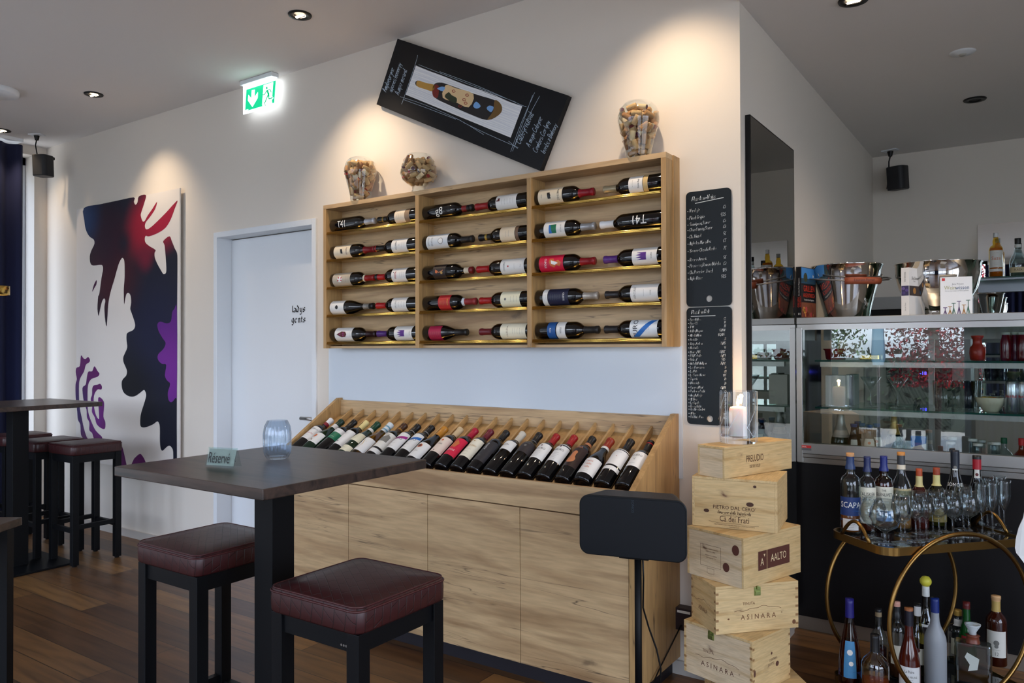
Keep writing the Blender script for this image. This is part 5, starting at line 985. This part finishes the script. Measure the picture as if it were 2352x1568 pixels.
def glass(label,x,y,z,kind,s=1,group=None,name='wine_glass'):
    P={'martini':[(.034,0),(.034,.002),(.006,.005),(.0035,.010),(.0035,.080),(.008,.088),(.050,.155),(.0488,.155),(.007,.091)],
     'tulip':[(.033,0),(.033,.002),(.006,.005),(.0038,.012),(.0038,.062),(.010,.070),(.028,.084),(.034,.102),(.033,.125),(.027,.168),(.026,.168),(.0325,.124),(.033,.102),(.027,.086),(.008,.073)],
     'snifter':[(.032,0),(.032,.002),(.006,.005),(.005,.012),(.005,.032),(.012,.038),(.034,.052),(.043,.075),(.039,.100),(.026,.128),(.025,.128),(.038,.100),(.042,.075),(.033,.053),(.010,.041)],
     'port':[(.030,0),(.030,.002),(.005,.005),(.0035,.012),(.0035,.074),(.010,.082),(.026,.098),(.029,.112),(.027,.130),(.023,.158),(.022,.158),(.026,.130),(.028,.112),(.025,.099),(.008,.085)],
     'flute':[(.030,0),(.030,.002),(.005,.005),(.0035,.012),(.0036,.080),(.008,.090),(.022,.125),(.0255,.155),(.024,.200),(.026,.212),(.025,.212),(.023,.200),(.0245,.155),(.021,.126),(.006,.094)],
     'tumbler':[(.024,0),(.026,.002),(.031,.130),(.0298,.130),(.0248,.014),(0,.013)]}[kind]
    r=thing(name,label,'glass',(x,y,z),0,group); q=[(a*s,b*s) for a,b in P]
    if kind=='tumbler': k=MB(); k.lathe([(0,0)]+q,24,cap=False); k.build('glass_wall',M_glass,r); return r
    i=next(j for j,(a,b) in enumerate(q) if a>.0069*s and j>3)
    k=MB(); k.lathe([(0,0)]+q[:i+1],24,cap=False); k.build('stem_and_foot',M_glass,r)
    k=MB(); k.lathe(q[i:]+[(0,q[-1][1]+.0005)],28,cap=False); k.build('bowl',M_glass,r); return r
glass('martini glass nearer the white box on the middle shelf',at(1999,.97,0),.97,S2+.0004,'martini',.92,'martini glasses','martini_glass')
glass('martini glass farther right on the middle shelf',at(2061,.97,0),.97,S2+.0004,'martini',.92,'martini glasses','martini_glass')
n=0
for y,pxs,rn_ in ((.93,(2166,2194,2222),'front'),(.995,(2158,2184,2210,2236),'middle'),(1.06,(2170,2198,2226),'back')):
    for px in pxs: glass('clear highball tumbler, %s from the left in the %s row of the cluster'%(('first','second','third','fourth')[pxs.index(px)],rn_),at(px,y,0),y,S2+.0004,'tumbler',1,'highball tumblers','tumbler')
x=at(2275,.95,0); r=thing('snack_bowl','cream ceramic bowl heaped with fruit on the middle shelf','bowl',(x,.95,S2+.0003)); k=MB(); k.lathe([(0,0),(.028,0),(.030,.003),(.050,.030),(.064,.062),(.062,.063),(.047,.033),(.026,.007),(0,.006)],36,cap=False); k.build('bowl_body',mat((196,190,166),.4),r)
for qi,(dx,dyy,c,s_) in enumerate( ((-.025,-.01,(206,160,40),.022),(.012,-.018,(200,120,40),.021),(.0,.022,(206,166,60),.022),(.034,.008,(176,96,44),.018))):
    r=thing('lemon',('yellow fruit at the left of the cream bowl','orange fruit at the front of the cream bowl','yellow fruit at the back of the cream bowl','small brownish fruit at the right of the cream bowl')[qi],'fruit',(x+dx,.95+dyy,S2+.045),0,'fruit in the cream bowl'); k=MB(); k.lathe([(0,-s_*1.15),(s_*.3,-s_),(s_*.85,-s_*.5),(s_,0),(s_*.85,s_*.5),(s_*.3,s_),(0,s_*1.15)],16,0,Matrix.Rotation(1.2+dx*20,4,'X'),True,False); k.build('peel',mat(c,.5),r)
def can(x,y,z,label):
    r=thing('drink_can',label,'can',(x,y,z),fz(x,y),'energy drink cans'); k=MB(); k.lathe([(0,.002),(.020,.0),(.0262,.006),(.0262,.122),(.0225,.132),(.0215,.134),(0,.131)],28,cap=False); k.build('can_body',mat((190,194,200),.25,.9),r)
    k=MB(); k.flat([(-.03,.06),(.0,.06),(.02,.122),(-.03,.122)],lambda a,b:(.0268*math.sin(a/.026),-.0268*math.cos(a/.026),b),0); k.flat([(.001,.01),(.035,.01),(.035,.06),(.002,.06)],lambda a,b:(.0268*math.sin(a/.026),-.0268*math.cos(a/.026),b),0); k.text('Red Bull',lambda a,b:(.0273*math.sin((a)/.026),-.0273*math.cos((a)/.026),b+.066),.012,1,.7); k.build('can_print',[mat((16,36,150),.3,.5),mat((196,30,40),.4)],r)
can(at(2322,.92,0),.92,S2+.0004,'first blue and silver energy drink can on the middle shelf, left of its twin'); can(at(2350,.92,0),.92,S2+.0004,'second blue and silver energy drink can at the right edge')
# counter deck: bottles behind the glass
b_=lambda px,y,H,R,sh,gl,cap,labs,lab,grp=None,liq=None:(lambda x:bottle('drink_bottle',lab,up(x,y,S3,fz(x,y)),H,R,sh,gl,cap,labs,grp,liquid=liq))(at(px,y,0))
b_(1930,1.0,.282,.046,'champagne',GD,[((170,172,166),.62,1,.3)],[(.50,.62,(214,196,178),1.3,[('l',2,.3,.6,'gr')])],'large champagne bottle with silver foil neck at the left of the counter deck')
for i,(px,y) in enumerate(((1960,.94),(1978,1.0),(1995,.93),(2012,1.02),(1969,1.08))):
    b_(px,y,.212,.030,'beer',mat((40,18,8),.08,0,.3),[((22,66,120),.93,1,.35)],[(.50,.70,(222,214,196),.8,[('c',0,.55,.007,'o'),('l',1,.2,.25,'gr')])] if i in (2,3) else [(.50,.66,(222,214,196),.5,[])],'brown blue-capped beer bottle, '+('front left of the five','middle of the five','front right, with paper collar','rear right, with paper collar','rearmost of the five')[i],'blue-capped beer bottles')
b_(2052,1.06,.27,.040,'champagne',GD,[((186,144,60),.60,1,.3)],[],'champagne bottle with gold foil neck behind the glass')
carton('cardboard_box','brown cardboard box standing behind the beer bottles','box',at(2022,1.14,0),at(2048,1.14,0),1.12,1.24,S3,.22,(120,84,52))
def pr2(k,a,b,h):
    f=lambda u,v:(u,-b-.0006,v); k.flat([(-a,h*.70),(a,h*.82),(a,h),(-a,h)],f,0); k.flat(circ(a*.25,h*.25,a*.6,18),f,1); k.text('gogo',lambda u,v:f(a*.25+u,h*.26+v),.014,2,.9); k.flat(circ(-a*.5,h*.5,a*.3,14),f,1); k.flat(circ(a*.3,h*.06,a*.3,12),f,3); return [(40,110,180),(96,24,110),(230,230,230),(150,170,40)]
carton('drink_carton','white drink carton with blue top and purple print','carton',at(2090,.90,0),at(2126,.90,0),.90,.96,S3,.175,(206,208,206),pr2)
for i,(px,y) in enumerate(((2182,.92),(2186,1.02),(2244,.91),(2232,1.0),(2252,1.06),(2285,.91),(2277,1.0))):
    b_(px,y,.165 if i%2 else .155,.038,'carafe',GC,[((214,212,206),.94,1,.5)],[],'white-capped water bottle, '+('front one of the left pair','rear one of the left pair','front one of the middle three','second of the middle three','rearmost of the middle three','front one of the right pair','rear one of the right pair')[i],'white-capped water bottles')
b_(2304,1.02,.175,.036,'squat',GC,[((20,90,50),.86,1,.45)],[],'clear bottle with a green cap on the counter deck')
b_(2344,.94,.185,.034,'squat',thin((220,140,90),.8,0,.06,'juice_glass'),[((200,30,30),.84,1,.45)],[(.2,.5,(60,110,50),1.1,[('c',0,.5,.016,'o')])],'juice bottle with red cap at the right end of the counter deck',None,(.6,LQ((190,84,30))))
def coffee():
    p=bp(2150,1000,'y',2.5); r=thing('coffee_machine','dark machine with blue lit digits seen through the display','machine',(-.62,2.72,.80)); k=MB(); k.box(-.19,.19,-.12,.12,0,.42); k.box(-.19,.19,-.16,-.121,.30,.42); k.build('body',M_blk2,r,.01)
    k=MB(); k.text('-18  11',lambda a,b:(.05+a,-.1608,.36+b),.022,0,1); k.build('lit_digits',mat((60,60,255),.5,em=6),r)
# ================================================================ BAR TROLLEY
TA=Vector((-.647,.113,.64)); TB=Vector((-.438,-.12,.64)); U=Vector((.667,.745,0)).normalized(); Nn=(TB-TA).normalized(); TL=.60; TW=.315
rt=thing('bar_trolley','two-tier brass bar trolley with round hoop sides and glass shelves','bar trolley',(TA+U*TL/2+Nn*TW/2)*1.0)
C0=TA+U*TL/2+Nn*TW/2; rt.location=(C0.x,C0.y,0); rt.rotation_euler=(0,0,math.atan2(U.y,U.x))
# local frame: x along U, -y towards the room
def tray(z,nm,w=TW,l=TL):
    P=rrect(l,w,.055,14,-l/2,-w/2); k=MB(); n=len(P); Q=[(x*.985,y*.97) for x,y in P]
    v=[(x,y,z-.022) for x,y in P]+[(x,y,z+.006) for x,y in P]+[(x,y,z+.006) for x,y in Q]+[(x,y,z-.022) for x,y in Q]
    k.add(v,[(j*n+i,j*n+(i+1)%n,((j+1)%4)*n+(i+1)%n,((j+1)%4)*n+i) for j in range(4) for i in range(n)],0,False); t=k.build(nm,M_brass,rt)
    k=MB(); k.prism(Q,lambda a,b:(a,b,z-.006),lambda a,b:(a,b,z-.0002)); k.build(nm+'_glass',mat((26,26,28),.05,0,.5,name='smoked_glass') if nm!='x' else M_green,t)
tray(.64,'upper_tray'); tray(.10,'lower_tray')
for s_ in (-1,1):
    k=MB(); y=s_*(TW/2+.009); k.tube([(.297*math.cos(a),y,.385+.297*math.sin(a)) for a in [2*PI*i/72 for i in range(72)]],.0080,10,closed=True); k.build('hoop',M_brass,rt)
    k=MB(); x=s_*(TL/2-.002); k.tube([(x,-.075+.15*i/10,.645+.062*math.sin(PI*i/10)) for i in range(11)],.0065,8); k.build('handle',M_brass,rt)
for x in (-.2,.2):
    for y in (-.11,.11):
        k=MB(); k.lathe([(0,-.006),(.026,-.006),(.030,-.003),(.030,.003),(.026,.006),(0,.006)],20,0,Matrix.Translation((x,y,.030))@Matrix.Rotation(PI/2,4,'X')); k.tube([(x,y,.03),(x,y,.078)],.005,8); k.build('castor',M_blk2,rt)
def onU(px,t,z):
    "trolley spot whose picture column is px, t metres in from the far long edge"
    lo,hi=-.05,.75
    for _ in range(40):
        m_=(lo+hi)/2; q=TA+U*m_+Nn*t; d=q-CP; u=1176+FPX*d.dot(RT)/d.dot(FW)
        if u<px: lo=m_
        else: hi=m_
    q=TA+U*lo+Nn*t; return q.x,q.y
def tb(px,top,t,R,sh,gl,cap,labs,lab,liq=None,z=.6402,grp='bottles on the upper trolley tray',rot=0,name='spirits_bottle',bpr=None,H=None):
    x,y=onU(px,t,z); w=dep((x,y,z)); zt=bp(px,top,'y',y).z if 0 else 1.335-(top-784-PIT*FPX*-1*0-17.2)/FPX*w if 0 else None
    d=Vector((x,y,0)); lo,hi=z+.05,z+.6
    for _ in range(30):
        m_=(lo+hi)/2; q=Vector((x,y,m_))-CP; v=784-FPX*q.dot(UP)/q.dot(FW)
        if v>top: lo=m_
        else: hi=m_
    return bottle(name,lab,up(x,y,z,fz(x,y)+rot),lo-z,R,sh,gl,cap,labs,grp,liquid=liq,body_print=bpr)
LBL=(222,216,196)
tb(1954,1040,.055,.0365,'whisky',GC,[((24,50,96),.80,.96,.4),((190,140,90),.96,1,.5)],[(.23,.46,(24,52,110),1.2,[('t','SCAPA',.022,.60,'w',.85),('b',0,.28,'b')]),(.05,.19,WHT,.8,[('l',5,.1,.7,'gr'),('b',.80,.95,'n')])],'clear whisky bottle with blue SCAPA label, leftmost on the upper tray',(.34,LQ((150,74,20))))
tb(1993,1048,.055,.031,'whisky',GC,[((20,34,84),.80,1,.4)],[(.12,.60,LBL,1.2,[('t','TALISKER',.014,.82,'k',.72),('t','SINGLE MALT',.006,.73,'k',.8),('t','SCOTCH WHISKY',.006,.67,'k',.8),('l',6,.15,.55,'gr')])],'whisky bottle with cream TALISKER label and blue cap',(.58,LQ((96,34,18))))
tb(2031,1047,.055,.034,'whisky',thin((170,96,36),.9,0,.06,'brown_glass'),[((18,34,110),.80,1,.4)],[(.28,.60,LBL,1.2,[('t','THE',.008,.85,'k'),('t','GLENLIVET',.012,.68,'k',.75),('l',4,.15,.5,'gr')]),(.14,.28,(70,140,206),1.2,[])],'whisky bottle with round gold neck seal and THE GLENLIVET label',(.62,LQ((90,42,14))))
tb(2071,1038,.055,.036,'tall',GC,[((60,62,66),.80,.96,.4),((196,130,60),.96,1,.5),(CRM,.78,.84,.5)],[(.20,.54,(214,190,140),1.25,[('l',3,.3,.7,'gr')])],'clear bottle with grey neck, tan stopper and buff label',(.15,LQ((150,96,40))))
tb(2112,1076,.055,.034,'squat',mat((58,14,10),.1,0,.3,name='dark_rum'),[((170,70,30),.88,1,.5),((206,190,130),.70,.88,.5)],[],'dark round-shouldered rum bottle with orange cap and paper strip')
tb(2152,1074,.055,.036,'squat',thin((170,180,110),.9,0,.07,'olive_glass'),[((150,60,30),.88,1,.5),((206,196,130),.70,.88,.5)],[(.10,.40,(110,96,40),1.2,[('l',3,.2,.7,'y')])],'pale olive rum bottle with orange cap and paper strip',(.5,LQ((90,84,20))))
tb(2195,1034,.055,.041,'cognac',GB,[((14,24,40),.76,1,.4)],[(.74,.82,(206,210,206),.6,[('c',0,.5,.006,'gr')])],'black port bottle with white arched lettering and seal',bpr=[('t','SONORI',.014,.555,'w',.9)])
tb(2245,1046,.055,.040,'cognac',GB,[((160,20,36),.80,.95,.4),(BLK,.95,1,.4)],[(.68,.80,(206,206,200),.6,[('c',0,.4,.006,'dr')])],'dark port bottle with red capsule and paper seal')
GL=[('snifter',2005,.15,1.15,'large snifter glass at the left end, behind the other snifter'),('snifter',2033,.235,1.22,'large snifter glass at the front corner of the upper tray'),('tulip',2070,.235,1.0,'tulip glass in the front row, first right of the snifters'),
('tulip',2078,.15,1.0,'tulip glass in the back row, just right of the snifters'),('port',2104,.235,1.0,'slender port glass, first of three in the front row'),('port',2128,.235,1.0,'slender port glass, second of three in the front row'),('port',2113,.14,1.0,'slender port glass, first of three in the back row'),('port',2157,.235,1.0,'slender port glass, third of three in the front row'),('port',2143,.14,1.0,'slender port glass, second of three in the back row'),('port',2172,.14,1.0,'slender port glass, third of three in the back row'),('tulip',2189,.215,1.0,'tulip glass before the black port bottle, left of two in front'),('tulip',2226,.225,1.04,'tulip glass right of the black port bottle, right of two in front'),('tulip',2213,.125,1.0,'tulip glass between the two port bottles, in the back row'),('flute',2256,.21,.9,'champagne flute, left of the three front flutes'),('flute',2280,.20,.9,'champagne flute, middle of the three front flutes'),('flute',2307,.18,.9,'champagne flute, rightmost glass on the upper tray'),('flute',2268,.115,.9,'champagne flute, left of the two rear flutes'),('flute',2296,.10,.9,'champagne flute, right of the two rear flutes')]
for kd,px,t,s_,lab in GL:
    x,y=onU(px,t,.6402); g={'port':'slender port glass in the middle of the upper tray','tulip':'tulip glass in the right half of the upper tray','flute':'champagne flute at the right end of the upper tray','snifter':''}[kd]
    glass(lab or g,x,y,.6402,kd,s_,'stemmed glasses on the trolley',{'port':'port_glass','tulip':'wine_glass','flute':'champagne_flute','snifter':'snifter_glass'}[kd])
Z1=.1002; GP='bottles on the lower trolley tray'
lowb=[(1950,1374,.10,.042,'cone',thin((190,120,70),.9,0,.06,'smoky_glass'),[((30,26,110),.78,1,.4)],[(.10,.52,(70,140,190),.55,[('c',0,.7,.010,'w'),('c',.004,.4,.008,'w'),('b',.0,.18,'n')])],'cone-shaped bottle with blue cap and sea picture label',(.5,LQ((84,34,14)))),
(2016,1397,.05,.030,'tall',GC,[((140,120,90),.88,1,.5),(BLK,.95,1,.4)],[],'slim clear bottle with pale neck behind the crackled flask',(.4,LQ((60,14,14)))),
(2008,1457,.235,.046,'squat',thin((214,190,150),1.2,.05,.10,'crackled_glass'),[(BLK,.74,1,.4)],[],'wide crackled flask with black cap at the left front',(.35,LQ((130,60,20)))),
(2058,1381,.10,.032,'whisky',GC,[(BLK,.78,.94,.4),((206,150,130),.94,1,.5)],[(.2,.45,LBL,.7,[])],'clear bottle with pink cork and black neck',(.3,LQ((80,40,16)))),
(2086,1395,.245,.036,'cognac',mat((72,18,8),.08,0,.3,name='cognac_glass'),[((20,20,34),.80,.97,.4),((150,90,50),.97,1,.5)],[(.14,.36,(222,222,220),1.1,[('t','La Poire',.010,.78,'k',.7),('t','VIEILLE PRUNE',.008,.5,'gr',.75),('l',3,.12,.35,'gr')])],'dark amber brandy bottle with white label in front',None),
(2106,1386,.12,.030,'tall',thin((200,190,130),.9,0,.06,'straw_glass'),[((224,222,218),.84,.97,.5),(BLK,.97,1,.4)],[(.2,.42,LBL,.8,[('c',0,.9,.008,'dr')])],'straw coloured bottle with a white neck tag',None),
(2125,1346,.045,.034,'tall',thin((120,116,120),.9,0,.08,'grey_glass'),[((214,214,208),.88,1,.5)],[(.3,.55,WHT,.8,[('l',1,.5,.6,'r')])],'tall grey bottle with round yellow stopper',None),
(2146,1373,.20,.037,'tall',mat((150,154,158),.45,name='frosted_bottle'),[((16,40,110),.84,1,.4)],[],'frosted white vodka bottle with blue cap',None),
(2198,1400,.05,.036,'whisky',GC,[((190,150,70),.90,1,.3)],[(.72,.84,(206,200,190),.9,[]),(.2,.5,LBL,.7,[])],'round clear bottle with small gold cap',None),
(2218,1382,.09,.036,'cone',mat((14,74,26),.1,0,.3,name='green_bottle'),[((90,20,20),.90,1,.4)],[(.35,.50,(140,20,24),.7,[])],'green bottle with dark red cap',None),
(2286,1368,.10,.036,'bordeaux',mat((52,16,6),.07,0,.3,name='red_brown_glass'),[((190,160,90),.78,.93,.35),((214,170,120),.93,1,.5)],[(.14,.52,(220,216,206),1.0,[('c',0,.55,.010,'gr'),('c',0,.42,.007,'gr'),('t','12',.014,.14,'gr'),('l',1,.28,.3,'gr')])],'brown bottle with portrait label and gold capsule, rightmost below',None)]
for (px,top,t,R,sh,gl,cap,labs,lab,lq) in lowb:
    tb(px,top,t,R,sh,gl,cap,labs,lab,lq,Z1,GP)
x,y=onU(2125,.045,Z1); o=[q for q in bpy.data.objects if q.get('label','').startswith('tall grey bottle')][0]; hz=max(c.bound_box[6][2] for c in o.children)
k=MB(); k.lathe([(0,-.021),(.012,-.018),(.0195,-.008),(.021,0),(.0195,.008),(.012,.018),(0,.021)],24,0,Matrix.Translation((0,0,hz+.019)),True,False); k.build('round_stopper',mat((206,196,60),.5),o)
x,y=onU(2232,.215,Z1); r=thing('decanter','square frosted decanter with flared glass stopper','decanter',(x,y,Z1),fz(x,y),GP)
k=MB(); k.prism(rrect(.120,.06,.014,5,-.06,-.03),lambda a,b:(a,b,0),lambda a,b:(a,b,.150)); k.build('body',thin((190,196,190),1.1,.15,.12,'frosty_glass'),r,.006)
k=MB(); k.box(-.052,.052,-.024,.024,.008,.045); k.build('liquid',LQ((96,60,24)),r); k=MB(); k.lathe([(.024,.150),(.021,.160),(.020,.172),(.024,.175),(0,.176)],24); k.build('neck',mat((120,60,40),.4),r)
k=MB(); k.lathe([(0,.176),(.012,.178),(.012,.188),(.026,.212),(.027,.216),(.020,.214),(0,.196)],24,cap=False); k.build('stopper',mat((200,206,206),.3),r)
k=MB(); k.flat([(-.016,.05),(.014,.06),(.02,.10),(-.018,.118),(-.026,.10),(-.01,.075)],lambda a,b:(a,-.0306,b)); k.build('label',mat((196,200,190),.6),r)
# ================================================================ WHITE CHAIR at the right edge
r=thing('white_chair','edge of a white moulded chair back at the right picture edge','chair',(.195,-.40,0),0)
k=MB(); P=[(-.13,.44),(-.18,.70),(-.222,.785),(-.240,.82),(-.222,.90),(-.17,.97),(.17,.97),(.222,.90),(.240,.82),(.222,.785),(.18,.70),(.13,.44)]; 
k.prism(smooth(P,3,True),lambda a,b:(a,-.20-(b-.44)*.15+.25*abs(a)**1.5,b),lambda a,b:(a,-.215-(b-.44)*.15+.25*abs(a)**1.5,b)); k.build('backrest',mat((232,230,226),.4),r)
k=MB(); k.prism(rrect(.44,.42,.08,6,-.22,-.20),lambda a,b:(a,b,.43),lambda a,b:(a,b,.445)); k.build('seat',mat((232,230,226),.4),r,.004)
for sx_ in (-1,1):
    for sy in (-1,1): k=MB(); k.tube([(sx_*.15,sy*.14,.43),(sx_*.20,sy*.19,0)],.011,10); k.build('leg',M_steel,r)
# ================================================================ OUTSIDE (seen in reflections, plus added light blockers)
k=MB(); k.box(-40,40,-60,YB-.2,-.15,-.1); k.box(-40,XL-.2,YB-.2,30,-.15,-.1); k.box(XR+.2,40,YB-.2,30,-.15,-.1); struct(k.build('ground',mat((128,128,126),.9,name='paving')))
def tree(name,label,x,y,c1,c2,n,seed,zr=(1.2,3.6),rr=1.5):
    r=thing(name,label,'tree',(x,y,-.1)); k=MB(); k.tube([(0,0,0),(.05,.03,1.2),(-.05,.05,2.4),(.1,0,3.4)],[.09,.07,.05,.02],10); k.build('trunk',mat((70,56,46),.9),r)
    rnd=random.Random(seed); k=MB()
    for i in range(n):
        a=rnd.random()*2*PI; z=rnd.uniform(*zr); q=rr*math.sqrt(rnd.random())*(1-abs((z-(zr[0]+zr[1])/2)/(zr[1]-zr[0]))**2*.8); p=Vector((q*math.cos(a),q*math.sin(a),z)); d=Vector((rnd.gauss(0,1),rnd.gauss(0,1),rnd.gauss(0,1))).normalized(); e=d.orthogonal().normalized(); s_=rnd.uniform(.02,.045)
        k.add([p-d*s_,p-e*s_*.5,p+d*s_,p+e*s_*.5],[(0,1,2,3)],rnd.randint(0,1))
    f=k.build('foliage',[mat(c1,.6),mat(c2,.6)],r); f['kind']='stuff'
tree('maple_tree','red-leaved maple outside the window',-1.15,-7.4,(150,24,36),(110,16,30),5200,1,(.9,3.4),.62)
tree('green_tree','green leafy tree outside the window',-2.75,-7.6,(60,104,40),(34,72,26),5200,2,(1.3,3.9),.85)
k=MB(); rnd=random.Random(8)
for i in range(3800):
    p=Vector((rnd.uniform(-9,3),rnd.uniform(-10.9,-10.4),rnd.uniform(-.1,1.3))); d=Vector((rnd.gauss(0,1),rnd.gauss(0,1),rnd.gauss(0,1))).normalized(); e=d.orthogonal().normalized(); s_=rnd.uniform(.05,.09)
    k.add([p-d*s_,p-e*s_*.6,p+d*s_,p+e*s_*.6],[(0,1,2,3)],rnd.randint(0,1))
k.box(-9,3,-10.75,-10.5,-.1,1.15,1); o=k.build('added_hedge',[mat((34,56,32),.7),mat((20,34,24),.7)]); tag(o,'dark green leafy screen added outside to darken reflections','added_hedge',kind='stuff')  # added to darken the bright paving mirrored in the display glass
r=thing('parasol','closed blue garden parasol outside the front window','parasol',(-1.75,-6.9,-.1)); k=MB(); k.tube([(0,0,0),(0,0,2.5)],.02,10); k.build('pole',M_steel,r); k=MB(); k.lathe([(.06,1.2),(.08,1.3),(.06,1.8),(.03,2.4),(0,2.42)],16,cap=False,flute=.3); k.build('canopy',mat((120,160,186),.8),r)
coffee()

k=MB(); k.box(-14,-13,-20,8,-.1,7); struct(k.build('sky_blocker',mat((120,118,114),.9)))  # unseen block added to keep sky light off the left window reveal
